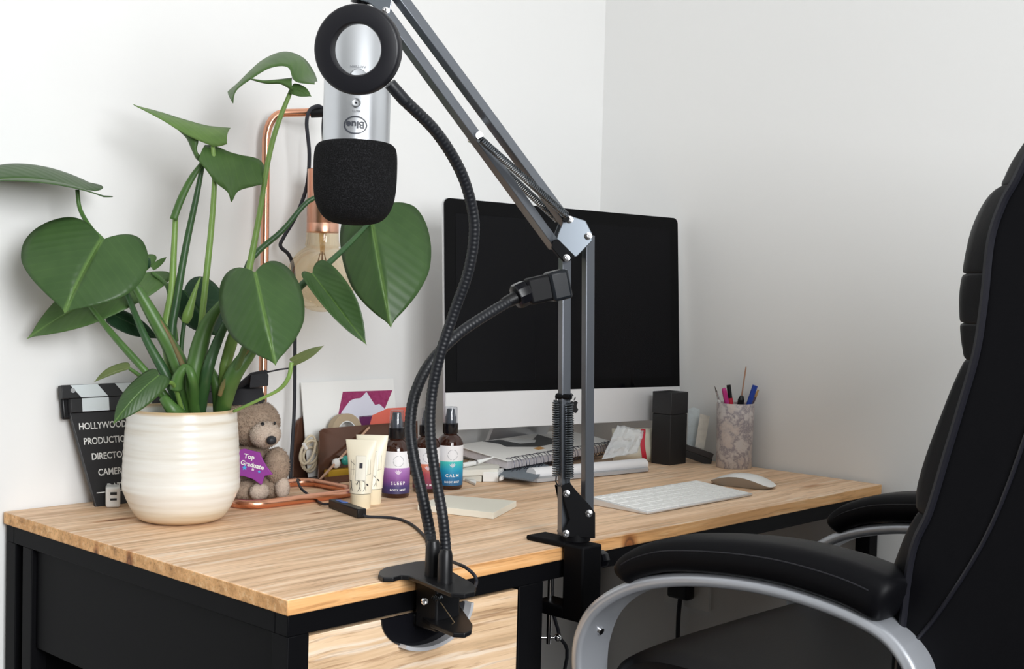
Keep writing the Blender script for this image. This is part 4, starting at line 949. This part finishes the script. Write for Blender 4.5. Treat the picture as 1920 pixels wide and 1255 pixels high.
stem([(286, 512, 1.85), (306, 528, 1.84), (318, 550, 1.83), (330, 640, 1.81)], [4, 4, 5, 5], SG)
stem([(325, 412, 1.80), (340, 372, 1.80), (362, 330, 1.80), (394, 286, 1.80)], [7, 7, 6, 2], SG, 'rolled_leaf', flat=.45)
stem([(376, 520, 1.80), (366, 545, 1.80), (352, 590, 1.80), (346, 605, 1.80)], [1, 4, 10, 7], SL, 'sheath')
stem([(346, 600, 1.80), (340, 660, 1.80), (345, 740, 1.79)], [4, 4, 6], SDK)
stem([(330, 730, 1.755), (335, 705, 1.75), (350, 690, 1.75), (362, 715, 1.75), (366, 792, 1.755)], [12, 10, 8, 9, 12], SG, 'sheath')
stem([(395, 690, 1.78), (408, 730, 1.78), (412, 792, 1.78)], [5, 12, 12], SG, 'sheath')
stem([(305, 745, 1.74), (330, 775, 1.745), (350, 800, 1.75)], [8, 15, 12], SG, 'sheath')

# ================================================================ boom arm
AD = 1.69
arm = thing('microphone_boom_arm', 'black jointed spring boom arm clamped to the desk front edge', 'boom arm', (.45, -.02, -T))
ax0, ax1 = .428, .466
mb = MB().box((ax0, -.040, -.092), (ax1, -.006, .0062)); mb.build('clamp_body', BLACKM, arm, bevel=.003)
MB().box((ax0, -.008, .0003), (ax1, .060, .0072)).build('clamp_top', BLACKM, arm, bevel=.0025)
MB().box((ax0, -.010, -.092), (ax1, .045, -.076)).build('clamp_jaw', BLACKM, arm, bevel=.003)
sx, sy = (ax0+ax1)/2-.002, .030
MB().cyl((sx, sy, -.135), (sx, sy, -.0445), .0034, .0034, 12).build('clamp_screw', STEEL, arm)
MB().cyl((sx, sy, -.0445), (sx, sy, -.0415), .011, .011, 18).build('screw_pad', STEEL, arm)
t0 = onz(1000, 1191, -.126); t1 = onz(1076, 1191, -.126); tdv = (t1-t0).normalized(); tc0 = V((sx, sy, -.127))
MB().cyl(tc0-tdv*.040, tc0+tdv*.012, .0022, .0022, 10).build('tommy_bar', STEEL, arm); MB().ell(tc0+tdv*.012, .0052).build('bar_end', STEEL, arm)
kn = V((ax1, -.026, -.018)); MB().cyl(kn, kn+V((.008, 0, 0)), .004, .004, 12).build('knob_stem', STEEL, arm)
MB().lathe([(.0, .007), (.0105, .008), (.0115, .010), (.0115, .019), (.0095, .022), (0, .022)], basis(kn, V((1, 0, 0))), 8).build('tightening_knob', BLACKG, arm, ang=30)
pbase = at(1080, 1012, AD)
MB().cyl(V((pbase.x, pbase.y, .007)), V((pbase.x, pbase.y, .016)), .019, .018, 24).build('swivel', BLACKM, arm)
def ppoly(P, d, th, name, m, parent=arm): return MB().prism([at(x, y, d) for x, y in P], CF*th).build(name, m, parent, smooth=False, bevel=.0008)
BP = [(1062, 1008), (1056, 998), (1068, 975), (1058, 940), (1052, 912), (1068, 905), (1080, 920), (1106, 948), (1116, 962), (1116, 1010)]
ppoly(BP, AD-.018, .0022, 'base_bracket', BLACKM); ppoly([(x-12, y-2) for x, y in BP], AD+.016, .0022, 'base_bracket', BLACKM)
def bar(p, q, w_, name='arm_bar', rot=.45):
    a = (q-p); M = basis(p, a, CF); M = M @ Matrix.Rotation(rot, 4, 'Z'); h_ = w_/2
    MB().box((-h_, -h_, 0), (h_, h_, a.length), M).build(name, ARMM, arm, bevel=.0008)
bw = .0125
e_low, e_right = at(1059, 484, AD-.01), at(1103, 442, AD-.01)
bar(at(1057, 1004, AD), e_low, bw); bar(at(1101, 968, AD), e_right, bw)
U1a, U1b = at(1040, 462, AD-.012), at(712, 12, 1.46); U2a, U2b = at(1062, 418, AD-.012), at(738, -20, 1.46)
bar(U1a, U1b, bw, rot=.55); bar(U2a, U2b, bw, rot=.55)
EP = [(1060, 406), (1070, 405), (1098, 414), (1110, 438), (1110, 452), (1082, 481), (1068, 484), (1042, 457), (1046, 440), (1056, 415)]
ppoly(EP, AD-.026, .0022, 'elbow_plate', mat('elbow_metal', (.20, .225, .255), .30, .9)); ppoly([(x-8, y+2) for x, y in EP], AD+.010, .0022, 'elbow_plate', ARMM)
ppoly([(1036, 452), (1046, 448), (1078, 480), (1070, 488), (1056, 490), (1034, 464)], AD-.030, .03, 'joint_cover', BLACKM)
def bolt(x, y, d, r=5.5, th=.006):
    p = at(x, y, d); k2 = d/FPX; MB().lathe([(r*1.25*k2, 0), (r*1.25*k2, .0012), (r*k2, .0014), (r*.9*k2, .0035), (r*.45*k2, .0038), (r*.40*k2, .0022), (0, .0022)], basis(p, -CF), 14).build('bolt', STEEL, arm)
for x, y, d in ((1061, 1001, AD-.018), (1104, 963, AD-.018), (1062, 926, AD-.018), (1068, 412, AD-.027), (1103, 443, AD-.027), (1062, 484, AD-.031), (896, 256, 1.565), (723, 20, 1.437)): bolt(x, y, d)
# springs
SPR = mat('spring_steel', (.10, .11, .12), .25, .9)
k2 = AD/FPX
helix(at(1043, 752, AD-.004), at(1043, 893, AD-.004), 6.5*k2, 32, .0012).build('spring', SPR, arm); helix(at(1068, 757, AD-.016), at(1068, 897, AD-.016), 6.5*k2, 32, .0012).build('spring', SPR, arm)
for x, d in ((1043, AD-.004), (1068, AD-.016)):
    MB().tube([at(x, 752, d), at(x-1, 744, d), at(x+3, 738, d), at(x+7, 743, d)], .0010, 6).build('spring_hook', SPR, arm); MB().tube([at(x, 893, d), at(x-1, 903, d), at(x+2, 910, d), at(x+5, 912, d)], .0010, 6).build('spring_hook', SPR, arm)
MB().cyl(at(1044, 743, AD-.004), at(1070, 745, AD-.018), .0036, .0036, 12).build('spring_pin', BLACKM, arm)
helix(at(902, 262, 1.558), at(1062, 404, 1.655), 6*1.6/FPX, 52, .0011).build('spring', SPR, arm); helix(at(898, 275, 1.60), at(1045, 412, 1.69), 6*1.6/FPX, 50, .0011).build('spring', SPR, arm)
MB().cyl(at(883, 262, 1.60), at(899, 254, 1.562), .0046, .0046, 14).build('spring_pin', STEEL, arm); MB().cyl(at(1062, 410, AD-.036), at(1050, 416, AD+.02), .0040, .0040, 14).build('spring_pin', BLACKM, arm)
# head bracket over the microphone
HP = [(672, -40), (738, -40), (735, 0), (730, 26), (716, 26), (700, 12), (690, 4), (676, 0)]
ppoly(HP, 1.437, .002, 'head_bracket', mat('elbow_metal', (.20, .225, .255), .30, .9)); ppoly(HP, 1.475, .002, 'head_bracket', ARMM)
MICD = 1.475
MB().cyl(at(683, -30, 1.458), at(676, 46, MICD), .0055, .0055, 14).build('mount_post', BLACKM, arm); MB().cyl(at(680, -6, 1.462), at(679, 6, 1.464), .013, .013, 10).build('mount_knob', BLACKG, arm)

# ================================================================ microphone (hanging upside down)
m0, m1 = at(673.5, 46, MICD), at(663.5, 421, MICD-.005); ma_ = (m1-m0); ML = ma_.length; ma_.normalize()
mz = ma_; mfv = (CAM-m0); mfv = (mfv - mz*mfv.dot(mz)).normalized(); mxv = mz.cross(mfv).normalized()
if mxv.dot(CR) < 0: mxv = -mxv
mic = thing('microphone', 'silver studio microphone hanging upside down with a black foam cover', 'microphone', m0)
MIC = frame(m0, mxv, mfv.cross(mxv) if False else mz.cross(mxv), mz)
mr = 62.5*MICD/FPX
MICM = mat('microphone_silver', (.60, .62, .65), .33, .85)
bd = MB().lathe([(0, 0), (mr*.80, 0), (mr*.94, .0015), (mr, .005), (mr, ML*.68)], MIC, 48).build('body', MICM, mic)
fr_ = 78*MICD/FPX; f0 = ML*.603
fp = [(mr*.99, f0+.003), (mr*1.05, f0), (fr_*.90, f0+.0005), (fr_*.965, f0+.005), (fr_*.995, f0+.014), (fr_, f0+.032), (fr_*.985, f0+.050), (fr_*.93, f0+.066), (fr_*.80, f0+.079), (fr_*.62, f0+.0865), (fr_*.40, ML-.001), (fr_*.2, ML), (0, ML)]
fp = [(p.x, p.y) for p in spl([V((a, b_, 0)) for a, b_ in fp], 3)]
m = bpy.data.materials.new('black_foam'); m.use_nodes = True; nt = m.node_tree; b = nt.nodes['Principled BSDF']; b.inputs['Roughness'].default_value = .95; b.inputs['Specular IOR Level'].default_value = .15
tc = nt.nodes.new('ShaderNodeTexCoord'); vn = nt.nodes.new('ShaderNodeTexVoronoi'); vn.inputs['Scale'].default_value = 700; nt.links.new(tc.outputs['Object'], vn.inputs[0])
r = ramp(nt, [(.0, (.002, .002, .002)), (.5, (.007, .007, .0075)), (.95, (.018, .018, .02))]); nt.links.new(vn.outputs['Distance'], r.inputs[0]); nt.links.new(r.outputs[0], b.inputs[0])
bpn = nt.nodes.new('ShaderNodeBump'); bpn.inputs['Strength'].default_value = .8; bpn.inputs['Distance'].default_value = .001; nt.links.new(vn.outputs['Distance'], bpn.inputs['Height']); nt.links.new(bpn.outputs[0], b.inputs['Normal'])
FOAM = m
MB().lathe(fp, MIC, 48).build('foam_cover', FOAM, mic, ang=180, label='black foam windscreen')
def onmic(px_, py_, flip=True, lift=.0008):
    d = ray(px_, py_); p = None
    # hit the cylinder
    oc = CAM-m0; dp = d - mz*d.dot(mz); op = oc - mz*oc.dot(mz); A_ = dp.dot(dp); B_ = 2*dp.dot(op); C_ = op.dot(op)-mr*mr; disc = max(0, B_*B_-4*A_*C_); k = (-B_-math.sqrt(disc))/(2*A_); hit = CAM+d*k
    q = hit-m0; zc = q.dot(mz); a0 = math.atan2(q.dot(mz.cross(mxv)), q.dot(mxv)); yv = mz.cross(mxv)
    sgn = 1 if (mxv*(-math.sin(a0)) + yv*math.cos(a0)).dot(CR) > 0 else -1
    def f(x, y):    # x to the right in the picture, y up; flipped upside down
        if flip: x, y = -x, -y
        a = a0 + sgn*x/mr; rr = mr+lift; return m0 + mz*(zc-y) + (mxv*math.cos(a)+yv*math.sin(a))*rr
    return f
f = onmic(666.5, 234.5)
def oval(f, ax_, ay_, wd, name, m, parent, lift=0, n=40):
    mb = MB()
    for k in range(n):
        a, c = 2*math.pi*k/n, 2*math.pi*(k+1)/n
        mb.add([f(ax_*math.cos(a), ay_*math.sin(a)), f(ax_*math.cos(c), ay_*math.sin(c)), f((ax_-wd)*math.cos(c), (ay_-wd)*math.sin(c)), f((ax_-wd)*math.cos(a), (ay_-wd)*math.sin(a))], [(0, 1, 2, 3)])
    return mb.build(name, m, parent, smooth=False)
em = oval(f, .0130, .0102, .0015, 'emblem_ring', mat('emblem_dark', (.05, .055, .07), .4), bd)
put_text(em, 'Blue', .0105, lambda x, y: f(x, y-.0006), mat('emblem_dark', (.05, .055, .07), .4), .03, 1.1)
f2 = onmic(668, 193); MB().lathe([(.0052, 0), (.0052, .0012), (.0042, .002), (.0034, .0016), (.0014, .0018), (0, .0018)], basis(f2(0, 0), (f2(0, 0)-(m0+mz*(f2(0, 0)-m0).dot(mz)))), 24).build('mute_button', MICM, bd, label='round mute button')
MB().ell(f2(0, 0)+(CAM-f2(0, 0)).normalized()*.0018, .0012).build('mute_led', INKB, bd)
f3 = onmic(668, 208); put_text(bd, 'MUTE', .0030, f3, INKG, .01, 1.2)
f4 = onmic(671, 124.5); put_text(bd, 'PATTERN', .0034, f4, INKG, .01, 1.2)
f5 = onmic(672, 146); p5 = f5(0, 0); MB().lathe([(.0092, 0), (.0092, .004), (.0082, .0055), (.0, .0055)], basis(p5, (p5-(m0+mz*(p5-m0).dot(mz)))), 28).build('pattern_knob', MICM, bd); oval(lambda x, y: f5(x, y), .0100, .0100, .0008, 'knob_ring', INKB, bd)

# ================================================================ ring light with phone holder on flexible necks
RD = 1.345
rl = thing('clip_ring_light', 'black clip-on ring light with flexible neck and phone holder on the desk edge', 'ring light', (.19, 0, 0))
rc = at(670.5, 93, RD); nr_ = (-CF + CR*(-.20) + CU*(-.13)).normalized()   # back of the ring faces the camera
RMx = basis(rc, nr_); ro, ri = 84*RD/FPX, 47.5*RD/FPX
MB().lathe([(ri, .0035), (ri+.0015, .006), (ro-.003, .006), (ro-.0008, .0045), (ro, .002), (ro, -.006), (ri, -.006)], RMx, 64, closed=True).build('ring_housing', mat('black_satin', (.010, .010, .013), .42, spec=.35), rl)
MB().lathe([(ri+.002, -.0061), (ri+.004, -.008), (ro-.004, -.008), (ro-.002, -.0061)], RMx, 64, closed=True).build('diffuser', mat('white_diffuser', (.8, .8, .78), .4), rl)
g0 = [(733, 160, 1.352), (760, 190, 1.36), (818, 248, 1.39), (862, 318, 1.42), (884, 385, 1.44), (889, 440, 1.45), (878, 510, 1.46), (850, 590, 1.47), (824, 670, 1.475), (809, 745, 1.48), (807, 820, 1.48), (818, 900, 1.48), (830, 970, 1.478), (836, 1035, 1.475)]
jb = onz(834, 1092, .006); jd = (jb-CAM).dot(CF)
MB().tube([at(731, 157, 1.352), at(758, 188, 1.36), at(772, 200, 1.366)], [.0066, .0066, .0058], 14).build('neck_ferrule', RUBBER, rl)
g0 = [at(*p) for p in g0[1:]] + [jb+V((0, 0, .012))]
gooseneck(g0, .0064).build('flexible_neck', RUBBER, rl)
MB().tube([jb+V((.001, 0, .036)), jb+V((0, 0, .030)), jb], [.0062, .0082, .0086], 14).build('neck_socket', BLACKP, rl)
jc = onz(811, 1080, .006); jc = V((jc.x, jc.y, .006))
g1 = [at(968, 558, 1.60), at(920, 586, 1.58), at(858, 628, 1.555), at(806, 682, 1.535), at(778, 740, 1.52), at(769, 800, 1.51), at(776, 860, 1.505), at(792, 930, 1.50), at(806, 1000, 1.50), jc+V((0, 0, .012))]
gooseneck(g1, .0068).build('flexible_neck', RUBBER, rl)
MB().tube([jc+V((0, 0, .040)), jc+V((0, 0, .033)), jc], [.0066, .0086, .0092], 14).build('neck_socket', BLACKP, rl)
# phone holder
h0, h1 = at(962, 560, 1.60), at(1004, 541, 1.612); hv = (h1-h0).normalized()
MB().cyl(at(944, 570, 1.592), at(968, 558, 1.60), .0072, .0085, 14).build('holder_ferrule', BLACKP, rl)
MB().lathe([(.009, 0), (.0150, .001), (.0160, .004), (.0160, .015), (.0150, .018), (.010, .019), (0, .019)], basis(at(966, 558, 1.60), hv), 10).build('holder_collar', BLACKG, rl, ang=25)
Mh = basis(at(988, 548, 1.603), (at(1064, 531, 1.618)-at(988, 548, 1.603)), V((0, 0, 1)))
hl = (at(1064, 531, 1.618)-at(988, 548, 1.603)).length
MB().box((-.010, -.0165, 0), (.010, .0165, hl*.62), Mh).build('phone_holder', mat('matt_black', (.005, .005, .006), .5, spec=.15), rl, bevel=.004, seg=3)
MB().box((-.014, -.0185, hl*.52), (.014, .0185, hl), Mh).build('holder_jaw', mat('satin_black', (.012, .014, .017), .25, spec=.16), rl, bevel=.004, seg=3)
# clip
cpl = [(709, 1078), (712, 1070), (722, 1064), (778, 1053), (800, 1052), (838, 1066), (884, 1092), (893, 1100), (890, 1110), (872, 1114), (846, 1112), (816, 1100), (788, 1088), (768, 1080), (752, 1079), (738, 1083), (718, 1083)]
MB().prism([onz(x, y, .0060) for x, y in cpl], (0, 0, -.0055)).build('clip_top', BLACKP, rl, smooth=False, bevel=.0012)
c0_ = onz(800, 1085, 0)
MB().box((.176, -.040, -.058), (.214, -.004, .0005)).build('clip_body', BLACKP, rl, bevel=.003)
MB().box((.178, -.012, -.058), (.212, .0030, -.0435)).build('clip_jaw', BLACKP, rl, bevel=.003)
MB().prism([onz(x, y, -.044) for x, y in ((800, 1118), (846, 1112), (886, 1170), (884, 1182), (872, 1188), (850, 1187), (806, 1168), (786, 1152))], (0, 0, -.0055)).build('clip_lever', BLACKP, rl, smooth=False, bevel=.0012)
q = ony(796, 1128, -.041); MB().lathe([(.0044, 0), (.0044, .001), (.0036, .0022), (.0012, .0024), (0, .0018)], basis(q, V((-.4, -1, .1))), 14).build('clip_screw', STEEL, rl)
helix(ony(812, 1123, -.044), ony(828, 1120, -.046), .0034, 5, .0006).build('clip_spring', mat('spring_steel', (.10, .11, .12), .25, .9), rl)
MB().tube([ony(826, 1130, -.048), ony(852, 1168, -.062), ony(846, 1172, -.062)], .0006, 6).build('spring_leg', mat('brass_wire', (.35, .26, .16), .35, .9), rl)
# in-line controller and cable
u0 = onz(617, 953); u1 = onz(672, 973); uv_ = (u1-u0).normalized()
CM3 = frame(u0.lerp(u1, .5), uv_, V((-uv_.y, uv_.x, 0)), V((0, 0, 1))); ul = (u1-u0).length
rem = thing('inline_controller', 'black cable remote with a blue button on the desk', 'remote', u0.lerp(u1, .5))
MB().box((-ul/2, -.0015, .0004), (ul/2, .0130, .0135), CM3).build('body', BLACKP, rem, bevel=.0018)
MB().box((-ul*.33, .002, .0135), (-ul*.05, .0100, .0145), CM3).build('button', mat('blue_button', (.05, .16, .55), .3), rem, bevel=.0005)
cz = .0022
ca = [V((.470, .600, .004)), onz(558, 900, .016), onz(566, 918, .0165), onz(588, 934, cz), onz(604, 945, .004), CM3 @ V((-ul/2, .006, .006))]
MB().tube(spl(ca, 6), .0020, 8).build('cable', CORD, rem)
cb_ = [CM3 @ V((ul/2, .006, .006)), onz(690, 969, cz), onz(740, 972, cz), onz(772, 984, cz), onz(796, 1006, cz), onz(812, 1030, cz), onz(845, 1052, .006), onz(872, 1064, .016), at(890, 1080, 1.47), at(893, 1094, 1.465), onz(888, 1106, .004)]
MB().tube(spl(cb_, 6), .0020, 8).build('cable', CORD, rem)

# ================================================================ office chair
chx0, chx1 = .385, .865; chm = (chx0+chx1)/2
ch = thing('office_chair', 'black padded leather office chair with silver looped armrests at the desk', 'office chair', (chm, -.34, FZ))
X = V((1, 0, 0))
def rsec(w_, h_, r, n=4): return [(x, y) for x, y in rrect(-w_/2, -h_/2, w_/2, h_/2, r, n)]
def armset(dx):
    AX = chx0
    lp = [(1118, 1330), (1106, 1255), (1112, 1190), (1140, 1136), (1200, 1098), (1285, 1084), (1390, 1089), (1490, 1108), (1590, 1140), (1670, 1178), (1718, 1222), (1738, 1270), (1735, 1340)]
    P = [onx(x, y, AX) for x, y in lp]
    P = [V((AX, P[0].y-.03, P[0].z-.075))] + P + [V((AX, P[-1].y+.01, P[-1].z-.07)), V((AX, P[-1].y+.06, P[-1].z-.13))]
    lw = [.034, .040, .056, .062, .060, .050, .044, .044, .044, .048, .056, .066, .070, .070, .062, .055]
    Q = spl(P, 6); nq = len(Q); secs = []
    for i in range(nq):
        t_ = i/(nq-1)*(len(lw)-1); a = int(min(t_, len(lw)-2)); secs.append(rsec(lw[a]+(lw[a+1]-lw[a])*(t_-a), .0155, .006, 3))
    a_ = MB().sweep([p+X*dx for p in Q], secs, X).build('armrest_loop', SILVER, ch, ang=50, label='silver curved armrest loop')
    # two small raised details on the loop
    s_ = onx(1278, 1100, AX)+X*dx
    sc = onx(1118, 1178, AX)+X*dx; sn_ = (onx(1330, 1330, AX)-onx(1118, 1178, AX)).normalized(); MB().cyl(sc+sn_*.006, sc+sn_*.0092, .0055, .0045, 14).build('fixing_screw', STEEL, a_)
    pp = [(1186, 1080), (1202, 1060), (1236, 1045), (1290, 1036), (1390, 1040), (1490, 1054), (1585, 1080), (1650, 1106), (1690, 1130)]
    pc = [onx(x, y, AX) for x, y in pp]; Q = spl(pc, 6); nq = len(Q); secs = []
    for i in range(nq):
        t_ = i/(nq-1); e = min(1, (min(t_, 1-t_)/.085))
        k = math.sqrt(max(0, 1-(1-e)**2)); k = max(k, .12); hh_ = .030+.022*t_
        secs.append(rsec(.078*(.35+.65*k)*(.86+.14*t_), hh_*(.25+.75*k), .5*hh_*(.25+.75*k)*.85, 4))
    p_ = MB().sweep([p+X*dx for p in Q], secs, X).build('armrest_pad', LEATHER, ch, ang=180, label='black leather armrest pad')
    sm = []
    for i in range(6, nq-5):
        t_ = i/(nq-1); e = min(1, min(t_, 1-t_)/.085); k = max(math.sqrt(max(0, 1-(1-e)**2)), .12)
        hh_ = (.030+.022*t_)*(.25+.75*k); tt = (Q[min(i+1, nq-1)]-Q[max(i-1, 0)]).normalized(); nn = X.cross(tt).normalized()
        if nn.z < 0: nn = -nn
        sm.append(Q[i]+X*(dx-.078*(.35+.65*k)*(.86+.14*t_)/2*.985)+nn*hh_*.16)
    MB().tube(sm, .0009, 6).build('pad_seam', LEATHERT, p_)
armset(0); armset(chx1-chx0)
# seat cushion
def cushion(cx, wd, prof_, name, m, edge=.16, n=22, parent=None, crease=0):
    """closed side profile [(y,z)] swept over the width with rounded shoulders"""
    P = spl([V((0, a, c)) for a, c in prof_], 5, closed=True); cy = sum(p.y for p in P)/len(P); cz_ = sum(p.z for p in P)/len(P); mb = MB(); vs = []; fs = []; m_ = len(P)
    for i in range(n+1):
        t_ = i/n*2-1; k = (1-abs(t_)**3.2)**(1/3.2) if abs(t_) < 1 else 0; k = .0+1.0*k; sc = 1-edge*3*(1-k)*.5 if abs(t_) < 1 else 1-edge*1.5
        for p in P: vs.append(V((cx+wd/2*t_, cy+(p.y-cy)*sc, cz_+(p.z-cz_)*sc)))
    for i in range(n):
        for k in range(m_): k2 = (k+1) % m_; fs.append((i*m_+k, (i+1)*m_+k, (i+1)*m_+k2, i*m_+k2))
    fs.append(tuple(range(m_))); fs.append(tuple(n*m_+k for k in range(m_-1, -1, -1)))
    mb.add(vs, fs); return mb.build(name, m, parent or ch, ang=60)
sz = -.105
cushion(chm, .47, [(-.10, sz-.045), (-.115, sz-.01), (-.17, sz+.012), (-.28, sz+.014), (-.40, sz+.01), (-.50, sz), (-.52, sz-.05), (-.50, sz-.085), (-.30, sz-.09), (-.13, sz-.085)], 'seat', LEATHER, .10)
# backrest shell: side wall follows the piping and the rear seam
pip = [onx(x, y, chx0+.005) for x, y in ((1905, 335), (1880, 380), (1857, 450), (1845, 560), (1830, 660), (1802, 760), (1772, 860), (1742, 960), (1705, 1060))]
pip = [V((0, p.y, p.z)) for p in pip]
pip = [V((0, pip[0].y-.02, pip[0].z+.045))] + pip + [V((0, pip[-1].y+.01, sz+.02))]
shell_prof = [(p.y, p.z) for p in pip] + [(pip[-1].y-.14, sz-.02), (pip[-1].y-.165, .06), (-.665, .12), (-.700, .24), (-.715, .36), (-.715, .48), (pip[0].y-.085, pip[0].z+.015)]
cushion(chm, chx1-chx0-.012, shell_prof, 'backrest_shell', LEATHER, .012, parent=ch)
for sx_ in (chx0+.0055, chx1-.0055):
    MB().tube(spl([V((sx_, p.y, p.z)) for p in pip], 5), .0042, 8).build('piping', LEATHERT, ch)
    MB().tube(spl([V((sx_, a, c)) for a, c in ((-.50, -.02), (-.535, .03), (-.582, .12), (-.620, .24), (-.650, .36))], 5), .0022, 8).build('rear_seam', LEATHERT, ch)
NX = chx0+.075
pz_ = [(p.z, p.y) for p in spl(pip, 6)]
def pipy(z):
    for (z1, y1), (z0, y0) in zip(pz_, pz_[1:]):
        if z0 <= z <= z1: return y0+(y1-y0)*(z-z0)/max(1e-6, z1-z0)
    return pz_[0][1] if z > pz_[0][0] else pz_[-1][1]
def padded(front, name, x0=chx0+.004, x1=chx1-.004, pw=3.2):
    """padding that bulges forward from the piping line; front = traced side silhouette, top to bottom"""
    q = spl([V((0, onx(x, y, NX).y, onx(x, y, NX).z)) for x, y in front], 6)
    def fn(u, v):
        i = u*(len(q)-1); k = int(min(i, len(q)-2)); p = q[k].lerp(q[k+1], i-k); t_ = v*2-1
        y0 = pipy(p.z)-.004; k2 = (1-abs(t_)**pw)**(1/1.6) if abs(t_) < 1 else 0
        return V((x0+(x1-x0)*v, y0+max(p.y-y0, .004)*k2 + .004, p.z))
    MB().grid(fn, len(q)-1, 36).build(name, LEATHER, ch, ang=75)
padded([(1935, 262), (1915, 285), (1893, 312), (1880, 338), (1876, 354), (1900, 362)], 'headrest_top_pad')
padded([(1900, 356), (1872, 358), (1846, 370), (1824, 398), (1808, 432), (1799, 462), (1792, 492), (1790, 510), (1800, 514), (1789, 518), (1784, 535), (1782, 560), (1784, 585), (1788, 600), (1799, 604), (1789, 608), (1792, 628), (1800, 650), (1811, 666), (1835, 674)], 'headrest_pad')
padded([(1838, 668), (1812, 674), (1786, 712), (1758, 772), (1730, 838), (1715, 885), (1711, 915), (1718, 938), (1748, 950)], 'lumbar_pad')
padded([(1752, 944), (1726, 950), (1702, 985), (1674, 1040), (1650, 1085), (1640, 1130), (1660, 1160)], 'lower_back_pad')
# column and star base
MB().cyl((chm, -.32, sz-.088), (chm, -.32, sz-.12), .09, .09, 24).build('seat_plate', BLACKM, ch)
MB().cyl((chm, -.32, sz-.12), (chm, -.32, FZ+.10), .028, .028, 20).build('gas_column', BLACKM, ch)
for k in range(5):
    a = k*2*math.pi/5+.3; e_ = V((chm+.28*math.cos(a), -.32+.28*math.sin(a), FZ+.068))
    MB().tube([V((chm, -.32, FZ+.105)), e_], [.026, .017], 8).build('base_leg', BLACKM, ch)
    pv = V((-math.sin(a), math.cos(a), 0)); wc = e_ - V((0, 0, .040)); cs_ = MB().cyl(wc-pv*.022, wc+pv*.022, .0278, .0278, 18).build('caster', BLACKP, ch)

# ================================================================ plug and cables under the desk
pl = onx(1288, 1108, WX); t = thing('wall_plug', 'black power adapter plugged into the right wall under the desk', 'plug', pl)
MB().box((WX-.034, pl.y-.026, pl.z-.012), (WX-.008, pl.y+.026, pl.z+.045)).build('adapter_body', BLACKP, t, bevel=.006, seg=3)
MB().box((WX-.010, pl.y-.06, pl.z-.03), (WX-.0005, pl.y+.05, pl.z+.06)).build('socket_plate', WHITEP, t, bevel=.001)
MB().tube(spl([V((WX-.022, pl.y, pl.z-.012)), V((WX-.022, pl.y+.003, pl.z-.06)), V((WX-.020, pl.y+.002, pl.z-.14)), V((WX-.03, pl.y-.02, pl.z-.30)), V((WX-.05, pl.y-.05, FZ+.006)), V((WX-.15, pl.y-.02, FZ+.006))], 6), .0045, 8).build('cable', CORD, t)
ck = [ony(1034, 1075, .30), ony(1036, 1130, .30), ony(1048, 1190, .30), ony(1058, 1260, .30), V((.66, .30, -.55)), V((.70, .32, FZ+.006)), V((.85, .40, FZ+.006))]
ck[0].z = rz0-.002
o = MB().tube(spl(ck, 6), .003, 8).build('hanging_cable', CORD); tag(o, 'thin black cable hanging under the desk beside the drawer cabinet', 'cable')
